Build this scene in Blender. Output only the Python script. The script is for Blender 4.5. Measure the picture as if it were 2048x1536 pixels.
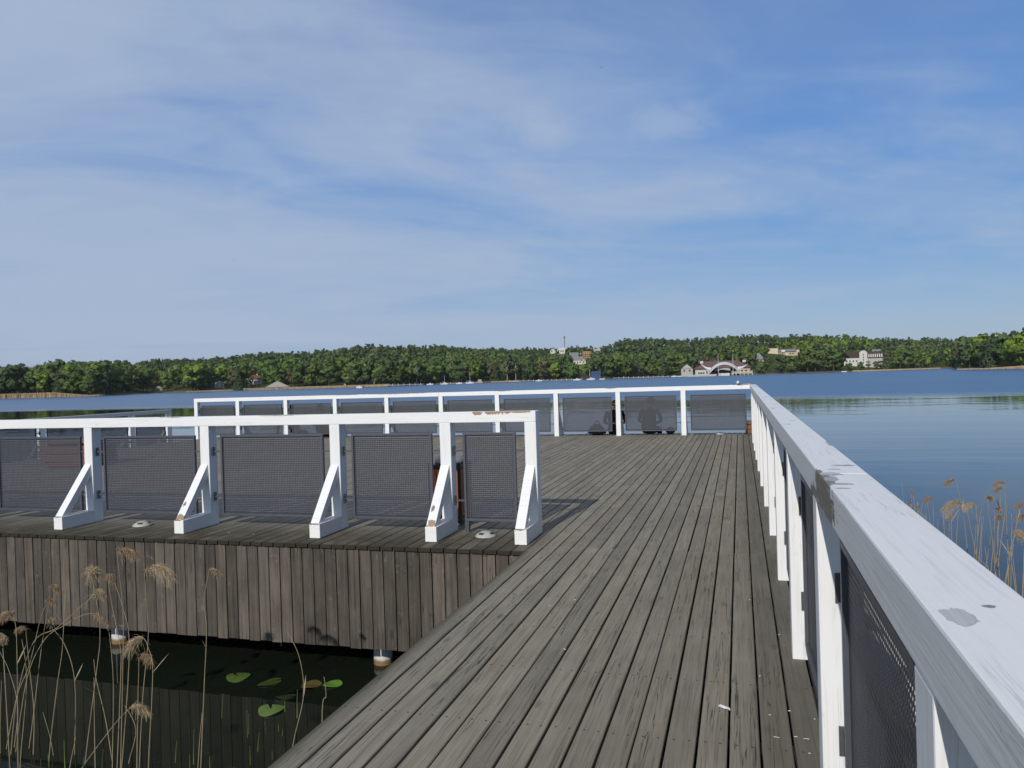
import bpy, math, random
import numpy as np
from mathutils import Matrix, Vector
R_ = math.radians
random.seed(7); rng = np.random.default_rng(11)
scn = bpy.context.scene; COL = scn.collection
for o in list(bpy.data.objects): bpy.data.objects.remove(o)

# ---------------------------------------------------------------- camera
cam = bpy.data.cameras.new('camera'); cam.sensor_width = 36.0; cam.lens = 27.194
cam.clip_start = 0.05; cam.clip_end = 20000
co = bpy.data.objects.new('camera', cam); COL.objects.link(co)
Fv = Vector((-0.28217053, 0.95933618, -0.00734046)); Rv = Vector((0.95898428, 0.28183518, -0.0302998)); Uv = Vector((0.02699889, 0.0155891, 0.9995139))
co.matrix_world = Matrix(((Rv.x, Uv.x, -Fv.x, 0), (Rv.y, Uv.y, -Fv.y, 0), (Rv.z, Uv.z, -Fv.z, 1.45), (0, 0, 0, 1)))
scn.camera = co

# ---------------------------------------------------------------- light: sun behind the camera, 30 degrees up
SUN_EL, SUN_AZ = R_(30), R_(185.7)
sl = bpy.data.lights.new('sun', 'SUN'); sl.energy = 3.25; sl.angle = R_(0.53); sl.color = (1.0, 0.955, 0.89)
so = bpy.data.objects.new('sun', sl); COL.objects.link(so)
sd = Vector((math.sin(SUN_AZ)*math.cos(SUN_EL), math.cos(SUN_AZ)*math.cos(SUN_EL), math.sin(SUN_EL)))
so.rotation_euler = sd.to_track_quat('Z', 'Y').to_euler(); so.location = sd*50
vs = scn.view_settings; vs.view_transform = 'Standard'; vs.look = 'None'; vs.gamma = 1; vs.exposure = 0.0; vs.use_curve_mapping = False
scn.cycles.max_bounces = 6; scn.cycles.transparent_max_bounces = 24; scn.cycles.caustics_reflective = False; scn.cycles.caustics_refractive = False
scn.cycles.sample_clamp_indirect = 4.0

# ---------------------------------------------------------------- node helper
class NT:
    def __init__(s, tree): s.t = tree; s.t.nodes.clear()
    def n(s, typ, ins=None, **pr):
        nd = s.t.nodes.new(typ)
        for k, v in pr.items(): setattr(nd, k, v)
        for k, v in (ins or {}).items(): s.put(nd.inputs[k], v)
        return nd
    def put(s, sock, v):
        if isinstance(v, bpy.types.NodeSocket): s.t.links.new(v, sock)
        elif isinstance(v, bpy.types.Node): s.t.links.new(v.outputs[0], sock)
        else:
            if hasattr(sock.default_value, '__len__') and not isinstance(v, (int, float)):
                v = list(v)
                if len(sock.default_value) == 4 and len(v) == 3: v = v+[1]
            sock.default_value = v
    def m(s, op, a, b=None, c=None, clamp=False):
        d = {0: a}
        if b is not None: d[1] = b
        if c is not None: d[2] = c
        nd = s.n('ShaderNodeMath', d, operation=op); nd.use_clamp = clamp; return nd.outputs[0]
    def v(s, op, a, b=None, out=0):
        d = {0: a}
        if b is not None: d[1] = b
        return s.n('ShaderNodeVectorMath', d, operation=op).outputs[out]
    def noise(s, vec, scale, detail=3, rough=.55, dist=0.0, out=0):
        return s.n('ShaderNodeTexNoise', {'Vector': vec, 'Scale': scale, 'Detail': detail, 'Roughness': rough, 'Distortion': dist}).outputs[out]
    def ramp(s, f, a, b, lo=0.0, hi=1.0):
        return s.n('ShaderNodeMapRange', {'Value': f, 'From Min': a, 'From Max': b, 'To Min': lo, 'To Max': hi}, interpolation_type='SMOOTHSTEP').outputs[0]
    def mix(s, f, a, b, bt='MIX'):
        nd = s.n('ShaderNodeMix', data_type='RGBA', blend_type=bt)
        s.put(nd.inputs[0], f); s.put(nd.inputs[6], a); s.put(nd.inputs[7], b); return nd.outputs[2]
    def xyz(s, vec):
        nd = s.n('ShaderNodeSeparateXYZ', {0: vec}); return nd.outputs
    def comb(s, x, y, z): return s.n('ShaderNodeCombineXYZ', {0: x, 1: y, 2: z}).outputs[0]

def mat(name, fn):
    m = bpy.data.materials.new(name); m.use_nodes = True
    g = NT(m.node_tree); out = g.n('ShaderNodeOutputMaterial')
    sh = fn(g); g.put(out.inputs['Surface'], sh); return m
def pbr(g, col, rough=.6, spec=.4, normal=None, metal=0.0):
    d = {'Base Color': col, 'Roughness': rough, 'Specular IOR Level': spec, 'Metallic': metal}
    if normal is not None: d['Normal'] = normal
    return g.n('ShaderNodeBsdfPrincipled', d)
def bump(g, h, dist=.002, strength=1.0):
    return g.n('ShaderNodeBump', {'Height': h, 'Distance': dist, 'Strength': strength}).outputs[0]
def plain(name, c, rough=.6, spec=.4, var=.12, scale=8.0, metal=0.0):
    def fn(g):
        P = g.n('ShaderNodeTexCoord').outputs['Object']
        f = g.noise(P, scale, 4)
        return pbr(g, g.mix(f, [v*(1-var) for v in c], [v*(1+var) for v in c]), rough, spec, metal=metal)
    return mat(name, fn)

# ---------------------------------------------------------------- world: Nishita sky with thin high cloud
w = bpy.data.worlds.new('World'); scn.world = w; w.use_nodes = True
g = NT(w.node_tree)
sky = g.n('ShaderNodeTexSky', sky_type='NISHITA'); sky.sun_disc = False; sky.sun_elevation = SUN_EL; sky.sun_rotation = SUN_AZ
sky.altitude = 100; sky.air_density = 1.0; sky.dust_density = 0.7; sky.ozone_density = 2.0
D = g.n('ShaderNodeTexCoord').outputs['Generated']
dx, dy, dz = g.xyz(D)[0], g.xyz(D)[1], g.xyz(D)[2]
zz = g.m('ADD', g.m('MAXIMUM', dz, 0.0), 0.13)
px_, py_ = g.m('DIVIDE', dx, zz), g.m('DIVIDE', dy, zz)
ang = R_(28)   # streaks of the high cloud run from the upper left down to the right
u = g.m('ADD', g.m('MULTIPLY', px_, math.cos(ang)), g.m('MULTIPLY', py_, math.sin(ang)))
v = g.m('SUBTRACT', g.m('MULTIPLY', py_, math.cos(ang)), g.m('MULTIPLY', px_, math.sin(ang)))
P1 = g.comb(g.m('MULTIPLY', u, .55), g.m('MULTIPLY', v, .9), 3.7)
n1 = g.noise(P1, 1.0, 7, .55, 1.1)
P2 = g.comb(g.m('MULTIPLY', u, .9), g.m('MULTIPLY', v, 1.8), 8.2)
n2 = g.noise(P2, 1.7, 9, .62, .9)
P3 = g.comb(g.m('MULTIPLY', u, .25), g.m('MULTIPLY', v, .4), 1.4)
n3 = g.noise(P3, 1.0, 3, .5, .4)
lft = g.ramp(g.m('ADD', g.m('MULTIPLY', dx, -1.0), g.m('MULTIPLY', dy, .1)), -.25, .75)      # veil thicker towards the left (west)
ctr_ = lambda q, a: g.m('MULTIPLY', g.m('SUBTRACT', q, .5), a)
den = g.m('ADD', g.m('ADD', ctr_(n1, 1.15), .62), g.m('ADD', ctr_(n2, .52), ctr_(n3, .75)))
den = g.m('ADD', den, g.m('SUBTRACT', g.m('MULTIPLY', lft, .60), .26))
cl = g.ramp(den, .30, 1.08)
cl = g.m('MULTIPLY', cl, .88)
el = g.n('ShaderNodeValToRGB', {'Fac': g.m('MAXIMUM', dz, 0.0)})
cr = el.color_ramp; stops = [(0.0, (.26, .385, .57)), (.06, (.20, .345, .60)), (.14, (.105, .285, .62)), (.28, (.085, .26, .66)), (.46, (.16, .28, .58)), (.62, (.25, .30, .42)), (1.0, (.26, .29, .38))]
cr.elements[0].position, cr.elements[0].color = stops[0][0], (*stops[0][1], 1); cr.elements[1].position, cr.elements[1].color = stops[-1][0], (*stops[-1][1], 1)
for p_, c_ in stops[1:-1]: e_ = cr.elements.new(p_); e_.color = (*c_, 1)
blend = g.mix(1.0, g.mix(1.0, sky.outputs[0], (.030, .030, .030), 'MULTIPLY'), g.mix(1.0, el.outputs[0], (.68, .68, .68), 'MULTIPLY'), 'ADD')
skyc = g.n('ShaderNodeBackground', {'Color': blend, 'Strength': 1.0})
cloud = g.n('ShaderNodeBackground', {'Color': (.40, .49, .645), 'Strength': 1.0})
P4 = g.comb(g.m('MULTIPLY', u, 1.5), g.m('MULTIPLY', v, 2.2), 5.1)
puff = g.m('MULTIPLY', g.ramp(g.noise(P4, 1.0, 6, .6, .5), .60, .78), .42)
cl = g.m('ADD', cl, g.m('MULTIPLY', puff, g.m('SUBTRACT', 1.0, cl)))
nb = g.noise(g.comb(g.m('MULTIPLY', dx, 1.6), g.m('MULTIPLY', dy, 1.6), g.m('MULTIPLY', dz, 42.0)), 1.0, 4, .55, .3)
win = g.m('MULTIPLY', g.ramp(dz, .012, .03), g.ramp(dz, .075, .045))
gap = g.m('MULTIPLY', g.m('MULTIPLY', win, lft), g.ramp(nb, .46, .60))          # low blue slits between the layers on the left
cl = g.m('MULTIPLY', cl, g.m('SUBTRACT', 1.0, g.m('MULTIPLY', gap, .75)))
nw = g.noise(D, 16.0, 6, .62, .6)
for (c_, rx_, st_) in (((-.221, .929, .299), .052, .55), ((-.077, .951, .300), .060, .42)):          # two small brighter puffs
    q_ = g.v('MULTIPLY', g.v('SUBTRACT', D, c_), (1.0, 1.0, 1.9)); l_ = g.v('LENGTH', q_, out=1)
    b_ = g.m('MULTIPLY', g.ramp(g.m('ADD', g.m('SUBTRACT', 1.0, g.m('DIVIDE', l_, rx_)), g.m('MULTIPLY', g.m('SUBTRACT', nw, .5), 2.2)), -.1, .9), st_)
    cl = g.m('ADD', cl, g.m('MULTIPLY', b_, g.m('SUBTRACT', 1.0, cl)))
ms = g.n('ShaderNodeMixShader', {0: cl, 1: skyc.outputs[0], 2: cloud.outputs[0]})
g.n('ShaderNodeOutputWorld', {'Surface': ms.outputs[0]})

# ---------------------------------------------------------------- mesh helper
class MB:
    def __init__(s): s.v = []; s.f = []; s.mi = []; s.k = 0
    def add(s, V, F, mi=0):
        b = s.k; s.v.append(np.asarray(V, float)); s.k += len(V)
        for f in F: s.f.append(tuple(i+b for i in f)); s.mi.append(mi)
        return s
    def box(s, x0, x1, y0, y1, z0, z1, mi=0):
        V = [(x0, y0, z0), (x1, y0, z0), (x1, y1, z0), (x0, y1, z0), (x0, y0, z1), (x1, y0, z1), (x1, y1, z1), (x0, y1, z1)]
        return s.add(V, [(0, 3, 2, 1), (4, 5, 6, 7), (0, 1, 5, 4), (1, 2, 6, 5), (2, 3, 7, 6), (3, 0, 4, 7)], mi)
    def hexa(s, lo, hi, mi=0):       # two quads (counter clockwise seen from above)
        return s.add(list(lo)+list(hi), [(0, 3, 2, 1), (4, 5, 6, 7), (0, 1, 5, 4), (1, 2, 6, 5), (2, 3, 7, 6), (3, 0, 4, 7)], mi)
    def tube(s, pts, rad, n=6, mi=0, cap=True):
        pts = [Vector(p) for p in pts]; m = len(pts); V = []; up0 = None
        for i, p in enumerate(pts):
            t = (pts[min(i+1, m-1)]-pts[max(i-1, 0)]).normalized()
            if up0 is None:
                a = Vector((0, 0, 1)) if abs(t.z) < .9 else Vector((1, 0, 0)); up0 = (a-t*a.dot(t)).normalized()
            else: up0 = (up0-t*up0.dot(t)).normalized()
            b = t.cross(up0); r = rad[i] if hasattr(rad, '__len__') else rad
            for k in range(n):
                an = 2*math.pi*k/n; q = p+(up0*math.cos(an)+b*math.sin(an))*r; V.append(q[:])
        F = []
        for i in range(m-1):
            for k in range(n): F.append((i*n+k, i*n+(k+1) % n, (i+1)*n+(k+1) % n, (i+1)*n+k))
        if cap: F.append(tuple(range(n))[::-1]); F.append(tuple((m-1)*n+k for k in range(n)))
        return s.add(V, F, mi)
    def lathe(s, prof, n=20, c=(0, 0, 0), mi=0, sx=1, sy=1):
        V = []; F = []
        for r, z in prof:
            for k in range(n): V.append((c[0]+r*sx*math.cos(2*math.pi*k/n), c[1]+r*sy*math.sin(2*math.pi*k/n), c[2]+z))
        for i in range(len(prof)-1):
            for k in range(n): F.append((i*n+k, i*n+(k+1) % n, (i+1)*n+(k+1) % n, (i+1)*n+k))
        F.append(tuple(range(n))[::-1]); F.append(tuple((len(prof)-1)*n+k for k in range(n)))
        return s.add(V, F, mi)
    def ell(s, c, r, n=12, m=8, mi=0):
        prof = []
        for i in range(1, m):
            a = math.pi*i/m; prof.append((math.sin(a), -math.cos(a)))
        V = [(c[0], c[1], c[2]-r[2])]; F = []
        for rr, z in prof:
            for k in range(n): V.append((c[0]+r[0]*rr*math.cos(2*math.pi*k/n), c[1]+r[1]*rr*math.sin(2*math.pi*k/n), c[2]+r[2]*z))
        V.append((c[0], c[1], c[2]+r[2])); L = len(V)-1
        for k in range(n): F.append((0, 1+(k+1) % n, 1+k)); F.append((L, L-n+k, L-n+(k+1) % n))
        for i in range(m-2):
            for k in range(n): a = 1+i*n; F.append((a+k, a+(k+1) % n, a+n+(k+1) % n, a+n+k))
        return s.add(V, F, mi)
    def mesh(s, name, mats):
        me = bpy.data.meshes.new(name)
        V = np.concatenate(s.v) if s.v else np.zeros((0, 3))
        me.from_pydata(V.tolist(), [], s.f)
        for m in (mats if isinstance(mats, (list, tuple)) else [mats]): me.materials.append(m)
        if any(s.mi): me.polygons.foreach_set('material_index', s.mi)
        me.update(); return me
    def build(s, name, mats, parent=None, bev=0, smooth=False):
        me = s.mesh(name, mats)
        if smooth: me.polygons.foreach_set('use_smooth', [True]*len(me.polygons))
        return link(name, me, parent, bev)
def link(name, me, parent=None, bev=0, loc=None):
    o = bpy.data.objects.new(name, me); COL.objects.link(o)
    if parent is not None: o.parent = parent
    if loc is not None: o.location = loc
    if bev:
        b = o.modifiers.new('bevel', 'BEVEL'); b.width = bev; b.segments = 2; b.limit_method = 'ANGLE'
    return o
def tag(o, label=None, cat=None, group=None, kind=None):
    for k, v in (('label', label), ('category', cat), ('group', group), ('kind', kind)):
        if v: o[k] = v
    return o
def thing(name, label, cat, loc=(0, 0, 0), rz=0.0, group=None):
    o = bpy.data.objects.new(name, None); COL.objects.link(o); o.empty_display_size = .2
    o.location = loc; o.rotation_euler = (0, 0, rz); return tag(o, label, cat, group)
def fastmesh(name, V, F4, mats, mi=None, attr=None, nrm=None):      # many quads at once
    me = bpy.data.meshes.new(name); n = len(F4)
    me.vertices.add(len(V)); me.vertices.foreach_set('co', np.asarray(V, np.float32).ravel())
    me.loops.add(n*4); me.loops.foreach_set('vertex_index', np.asarray(F4, np.int32).ravel())
    me.polygons.add(n); me.polygons.foreach_set('loop_start', np.arange(0, n*4, 4, dtype=np.int32))
    try: me.polygons.foreach_set('loop_total', np.full(n, 4, np.int32))
    except Exception: pass
    for m in (mats if isinstance(mats, (list, tuple)) else [mats]): me.materials.append(m)
    if mi is not None: me.polygons.foreach_set('material_index', np.asarray(mi, np.int32))
    if attr is not None:
        a = me.attributes.new('tint', 'FLOAT', 'FACE'); a.data.foreach_set('value', np.asarray(attr, np.float32))
    if nrm is not None:
        a = me.attributes.new('leaf_normal', 'FLOAT_VECTOR', 'FACE'); a.data.foreach_set('vector', np.asarray(nrm, np.float32).ravel())
    me.update(calc_edges=True); return me
ORD = 'first second third fourth fifth sixth seventh eighth ninth tenth eleventh twelfth thirteenth fourteenth fifteenth sixteenth seventeenth eighteenth nineteenth twentieth twenty-first twenty-second twenty-third twenty-fourth twenty-fifth twenty-sixth twenty-seventh twenty-eighth twenty-ninth thirtieth'.split()
def nth(i): return ORD[i] if i < len(ORD) else '%dth' % (i+1)

# ================================================================ materials
def f_wood(g, axis, c0, c1, moss=None, grain=1.0, spread=.13, scuff=False):
    tc = g.n('ShaderNodeTexCoord').outputs['Object']; ge = g.n('ShaderNodeNewGeometry')
    rnd = ge.outputs['Random Per Island']
    off = g.comb(g.m('MULTIPLY', rnd, 37.0), g.m('MULTIPLY', rnd, 91.0), g.m('MULTIPLY', rnd, 53.0))
    P = g.v('ADD', tc, off)
    sc = {'x': (1.3, 42, 42), 'y': (42, 1.3, 42), 'z': (42, 42, 1.3)}[axis]
    sc2 = {'x': (4, 170, 170), 'y': (150, 2.6, 150), 'z': (170, 170, 4)}[axis]
    gr = g.noise(g.v('MULTIPLY', P, sc), 1.0, 4, .6, .6)
    fi = g.noise(g.v('MULTIPLY', P, sc2), 1.0, 2, .6)
    bl = g.noise(P, 2.2, 4, .6)
    sck = {'x': (3.2, 9, 9), 'y': (9, 3.2, 9), 'z': (9, 9, 3.2)}[axis]
    vor = g.n('ShaderNodeTexVoronoi', {'Vector': g.v('MULTIPLY', P, sck), 'Scale': .55}).outputs['Distance']
    knot = g.ramp(vor, .03, .13, 1, 0)
    f = g.m('ADD', g.m('MULTIPLY', gr, .55), g.m('MULTIPLY', bl, .45))
    col = g.mix(g.ramp(f, .28, .72), c0, c1)
    tone = g.m('ADD', 1-spread, g.m('MULTIPLY', rnd, 2*spread))
    col = g.mix(1.0, col, g.comb(tone, tone, tone), 'MULTIPLY')
    warm = g.m('MULTIPLY', g.ramp(g.m('FRACT', g.m('MULTIPLY', rnd, 7.13)), .55, 1.0), .16)
    col = g.mix(warm, col, g.mix(1.0, col, (1.16, .99, .84), 'MULTIPLY'))
    crack = g.ramp(gr, .26, .35, 1, 0)
    fine = g.ramp(fi, .38, .47, 1, 0)
    col = g.mix(g.m('MULTIPLY', fine, .42*grain), col, [v*.55 for v in c0])
    col = g.mix(g.m('MULTIPLY', crack, .42), col, [v*.30 for v in c0])
    col = g.mix(g.m('MULTIPLY', knot, .55), col, [v*.42 for v in c0])
    scc = {'x': (.55, 26, 26), 'y': (26, .55, 26), 'z': (26, 26, .55)}[axis]
    ck = g.noise(g.v('MULTIPLY', P, scc), 1.0, 3, .6, .4)
    line = g.m('MULTIPLY', g.ramp(g.m('ABSOLUTE', g.m('SUBTRACT', ck, .5)), .012, .003), g.ramp(g.noise(P, 1.4, 2), .48, .56))
    col = g.mix(g.m('MULTIPLY', line, .8), col, [v*.18 for v in c0])
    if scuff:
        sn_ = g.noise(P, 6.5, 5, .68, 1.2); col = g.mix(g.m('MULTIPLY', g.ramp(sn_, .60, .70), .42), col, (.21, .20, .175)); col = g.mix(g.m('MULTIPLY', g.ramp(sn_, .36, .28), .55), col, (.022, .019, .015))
    spk = g.ramp(g.noise(tc, 55, 2, .5), .73, .78)
    col = g.mix(g.m('MULTIPLY', spk, .35), col, (.42, .41, .38))
    if moss:
        mk = moss(g, g.n('ShaderNodeNewGeometry').outputs['Position'])
        col = g.mix(g.m('MULTIPLY', mk, g.ramp(bl, .25, .6, .45, 1)), col, (.052, .046, .028))
        pz = g.xyz(g.n('ShaderNodeNewGeometry').outputs['Position'])
        endg = g.m('MULTIPLY', g.ramp(pz[1], 6.232, 6.222), g.ramp(pz[0], -1.7, -1.8))
        col = g.mix(g.m('MULTIPLY', endg, .9), col, (.024, .020, .013))
    h = g.m('SUBTRACT', g.m('ADD', g.m('MULTIPLY', gr, .8), g.m('MULTIPLY', fi, .5)), g.m('MULTIPLY', crack, 1.2))
    return pbr(g, col, .78, .25, bump(g, h, .0025, .8))
def moss_deck(g, P):
    x, y, z = g.xyz(P)
    a = g.m('MULTIPLY', g.ramp(x, -.12, .12), .50); b = g.m('MULTIPLY', g.m('MULTIPLY', g.ramp(y, 7.6, 6.3), g.ramp(x, -1.6, -1.9)), .95)
    return g.m('MAXIMUM', a, b)
def moss_front(g, P):
    x, y, z = g.xyz(P)
    return g.m('MULTIPLY', g.ramp(y, 7.3, 6.3), .60)
M_deck = mat('weathered_deck_wood', lambda g: f_wood(g, 'y', (.190, .170, .128), (.282, .256, .197), moss_deck))
M_deckp = mat('weathered_platform_wood', lambda g: f_wood(g, 'y', (.192, .172, .129), (.282, .256, .197), moss_deck))
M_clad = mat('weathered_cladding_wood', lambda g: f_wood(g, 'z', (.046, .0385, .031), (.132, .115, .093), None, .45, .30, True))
M_dark = plain('dark_wet_timber', (.03, .026, .02), .8)
M_screw = plain('rusty_screw_heads', (.03, .025, .02), .6)

def f_paint(axis, chips=(), grime=None, seed=0.0, base=(.80, .80, .785), chance=0.0):
    def fn(g):
        tc = g.n('ShaderNodeTexCoord').outputs['Object']; rnd = g.n('ShaderNodeObjectInfo').outputs['Random']
        P = g.v('ADD', tc, g.comb(g.m('MULTIPLY', rnd, 31.0), g.m('MULTIPLY', rnd, 17.0), seed))
        sc = {'x': (3.0, 75, 75), 'z': (75, 75, 3.0)}[axis]; sc2 = {'x': (1.2, 18, 18), 'z': (18, 18, 1.2)}[axis]
        br = g.noise(g.v('MULTIPLY', P, sc), 1.0, 3, .6, .3); dirt = g.noise(g.v('MULTIPLY', P, sc2), 1.0, 5, .65)
        blot = g.noise(P, 7.0, 5, .62)
        col = g.mix(g.ramp(dirt, .45, .85), base, [base[0]*.90, base[1]*.905, base[2]*.89])
        col = g.mix(g.m('MULTIPLY', g.ramp(blot, .58, .82), .35), col, (.60, .61, .56))
        col = g.mix(g.m('MULTIPLY', g.ramp(br, .54, .72), .30), col, (.52, .52, .50))
        hair = g.m('MULTIPLY', g.ramp(g.noise(g.v('MULTIPLY', P, [q*.55 for q in sc]), 1.0, 5, .7, .8), .68, .73), .40)
        col = g.mix(hair, col, (.34, .32, .28))
        ln_ = g.noise(g.v('MULTIPLY', P, {'x': (.9, 30, 30), 'z': (30, 30, .9)}[axis]), 1.0, 4, .6, .5)
        lc = g.m('MULTIPLY', g.ramp(g.m('ABSOLUTE', g.m('SUBTRACT', ln_, .5)), .010, .003), g.ramp(g.noise(P, 2.3, 3), .53, .60))
        col = g.mix(g.m('MULTIPLY', lc, .32), col, (.30, .28, .24))
        mask = None; rg = g.noise(P, 24.0, 6, .72); rg2 = g.noise(g.v('MULTIPLY', P, sc), .6, 4, .7)
        rgm = g.m('ADD', g.m('MULTIPLY', g.m('SUBTRACT', rg, .5), 2.4), g.m('MULTIPLY', g.m('SUBTRACT', rg2, .5), 1.3))
        for (cx, cy, cz, rx, ry, rz, ccol) in chips:
            q = g.v('MULTIPLY', g.v('SUBTRACT', tc, (cx, cy, cz)), (1/rx, 1/ry, 1/rz))
            ln = g.v('LENGTH', q, out=1)
            mk = g.ramp(g.m('ADD', g.m('SUBTRACT', 1.0, ln), rgm), .10, .16)
            if chance: mk = g.m('MULTIPLY', mk, g.ramp(rnd, chance, chance+.02))
            wood = g.mix(br, [c*.7 for c in ccol], [c*1.25 for c in ccol])
            col = g.mix(mk, col, wood); mask = mk if mask is None else g.m('MAXIMUM', mask, mk)
        if grime:
            z = g.xyz(tc)[2]
            gm = g.m('MULTIPLY', g.ramp(g.m('ADD', z, g.m('MULTIPLY', blot, .10)), grime[1], grime[0]), .65)
            col = g.mix(gm, col, (.32, .30, .22))
        h = g.m('ADD', g.m('MULTIPLY', br, .6), g.m('MULTIPLY', blot, .5))
        if mask is not None: h = g.m('SUBTRACT', h, g.m('MULTIPLY', mask, 1.6))
        return pbr(g, col, .48, .35, bump(g, h, .0022, .8))
    return fn
WOOD = (.36, .22, .12); GREY = (.22, .20, .165)
M_post = mat('white_painted_posts', f_paint('z', grime=(-.03, .05)))
M_brace = mat('white_painted_braces', f_paint('x', chips=[(.045, -.40, .16, .06, .05, .035, (.34, .24, .15)), (.03, -.30, .30, .02, .03, .06, GREY)], chance=.62))
M_foot = mat('white_painted_feet', f_paint('x', chips=[(.05, -.42, .135, .06, .03, .011, GREY)], grime=(-.02, .02), chance=.5))

def f_sheet(g):
    tc = g.n('ShaderNodeTexCoord').outputs['Object']; x, y, z = g.xyz(tc)
    blot = g.noise(tc, 5, 5, .6); sp = g.noise(tc, 60, 2, .5)
    col = g.mix(blot, (.043, .048, .061), (.062, .068, .083))
    drop = g.noise(g.v('MULTIPLY', tc, (1.0, 1.0, .45)), 11, 2, .5)
    col = g.mix(g.m('MULTIPLY', g.ramp(drop, .755, .78), .45), col, (.45, .46, .46))
    col = g.mix(g.m('MULTIPLY', g.ramp(sp, .72, .78), .3), col, (.4, .4, .4))
    return pbr(g, col, .45, .4)
def perforated(x0, x1, z0, z1, pitch=.0188, hole=.0083, t=.0004, mg=.008):
    nx, nz = int((x1-x0-2*mg)/pitch), int((z1-z0-2*mg)/pitch)
    def lines(a, b, n):
        o = (b-a-n*pitch)/2+a; L = [a]
        for i in range(n): L += [o+i*pitch+(pitch-hole)/2, o+i*pitch+(pitch+hole)/2]
        return np.array(L+[b])
    X, Z = lines(x0, x1, nx), lines(z0, z1, nz); m, n = len(X), len(Z)
    gx, gz = np.meshgrid(X, Z, indexing='ij'); G = np.stack([gx.ravel(), np.zeros(m*n), gz.ravel()], 1)
    V = np.concatenate([G+[0, -t, 0], G+[0, t, 0]]); N = m*n
    i, j = np.meshgrid(np.arange(m-1), np.arange(n-1), indexing='ij'); i, j = i.ravel(), j.ravel()
    h = (i % 2 == 1) & (j % 2 == 1); a = i*n+j; b = a+n; c = b+1; d = a+1
    s = ~h; F = [np.stack([a, b, c, d], 1)[s], np.stack([a+N, d+N, c+N, b+N], 1)[s]]
    a, b, c, d = a[h], b[h], c[h], d[h]
    for p, q in ((a, b), (b, c), (c, d), (d, a)): F.append(np.stack([q, p, p+N, q+N], 1))
    return V, np.concatenate(F)
M_sheet = mat('perforated_grey_steel', f_sheet)
M_steel = plain('grey_painted_steel', (.072, .078, .094), .42, .5, .2, 12)
M_bolt = plain('dark_galvanised_steel', (.07, .075, .08), .4, .5, .3, 40)

# ================================================================ water and land forms
SHORE = [(-180, 700), (-110, 700), (-80, 640), (-64.49, 569), (-49.89, 504), (-44.43, 459), (-43.4, 500), (-42.61, 563), (-41.47, 585), (-38.99, 531), (-35.10, 538), (-31.02, 522), (-24.98, 496), (-22.43, 543), (-17.27, 577), (-13.56, 581), (-10.62, 543), (-4.83, 612), (1.40, 557), (4.05, 603), (7.23, 606), (10.27, 649), (13.01, 735), (13.42, 737), (13.52, 496), (17.13, 417), (30.92, 442), (70, 520), (110, 560), (180, 700)]
SKYL = [(-180, .03), (-64.49, 0.0375), (-49.89, 0.0295), (-48.32, 0.0301), (-46.41, 0.0346), (-42.97, 0.0336), (-40.55, 0.0370), (-37.71, 0.0379), (-35.10, 0.0408), (-33.08, 0.0426), (-31.02, 0.0431), (-28.92, 0.0474), (-27.50, 0.0482), (-24.62, 0.0483), (-21.70, 0.0483), (-19.12, 0.0432), (-17.27, 0.0404), (-15.78, 0.0383), (-13.56, 0.0397), (-10.62, 0.0386), (-9.70, 0.0374), (-8.72, 0.0426), (-7.70, 0.0470), (-5.18, 0.0466), (-2.71, 0.0454), (-1.32, 0.0463), (2.74, 0.0449), (5.66, 0.0436), (7.23, 0.0404), (8.77, 0.0355), (10.27, 0.0336), (13.15, 0.0310), (14.53, 0.0320), (15.88, 0.0323), (17.13, 0.0333), (30.92, 0.0245), (180, .03)]
def lut(t): a = np.array(t); return lambda b: np.interp(b, a[:, 0], a[:, 1])
shore, skyl = lut(SHORE), lut(SKYL)
WZ = -1.20; TREE_H = 10.5; CREST = 1.48
def ground(b, r):
    r0 = shore(b); rc = r0*CREST
    zc = np.maximum(1.45+skyl(b)*rc-TREE_H, 2.0)
    t = np.clip((r-r0)/(rc-r0), -1, 3)
    z = np.where(t < 0, WZ-2+2*np.exp(t*12), WZ+.25+np.clip(t*14, 0, 1)*.7+(zc-WZ-1)*np.clip(t, 0, 1)**1.15)
    z = np.where(t > 1, zc+(t-1)*2.0, z)
    bump_ = np.sin(b*1.9+r*.021)*.6+np.sin(b*.77-r*.013)*.8
    return z+np.where(t > .1, bump_*np.clip(t*2, 0, 1), 0)
def xy(b, r): a = np.radians(b); return r*np.sin(a), r*np.cos(a)

bs = np.concatenate([np.arange(-110, -66, 2.0), np.arange(-66, 13.3, .3), np.arange(13.3, 13.7, .04), np.arange(13.7, 36, .3), np.arange(36, 82, 2.0)])
ts = np.array([-.06, -.02, 0, .01, .03, .06, .1, .15, .2, .3, .4, .5, .6, .7, .8, .9, 1.0, 1.15, 1.5, 2.4])
V = []; nb, ntt = len(bs), len(ts)
for b in bs:
    r0 = shore(b); rr = r0+ts*(r0*CREST-r0); X, Y = xy(b, rr); V.append(np.stack([X, Y, ground(b, rr)], 1))
V = np.concatenate(V); F = [(i*ntt+j, (i+1)*ntt+j, (i+1)*ntt+j+1, i*ntt+j+1) for i in range(nb-1) for j in range(ntt-1)]
def f_land(g):
    P = g.n('ShaderNodeNewGeometry').outputs['Position']; z = g.xyz(P)[2]
    n = g.noise(P, .08, 5, .6)
    col = g.mix(n, (.035, .055, .016), (.075, .095, .03))
    col = g.mix(g.ramp(z, -.1, -.5), col, (.16, .13, .08))
    return pbr(g, col, .95, .1)
land = link('hills', fastmesh('hills', V, np.array(F)[:, ::-1], mat('meadow_and_forest_floor', f_land)))
tag(land, kind='structure')

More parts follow.
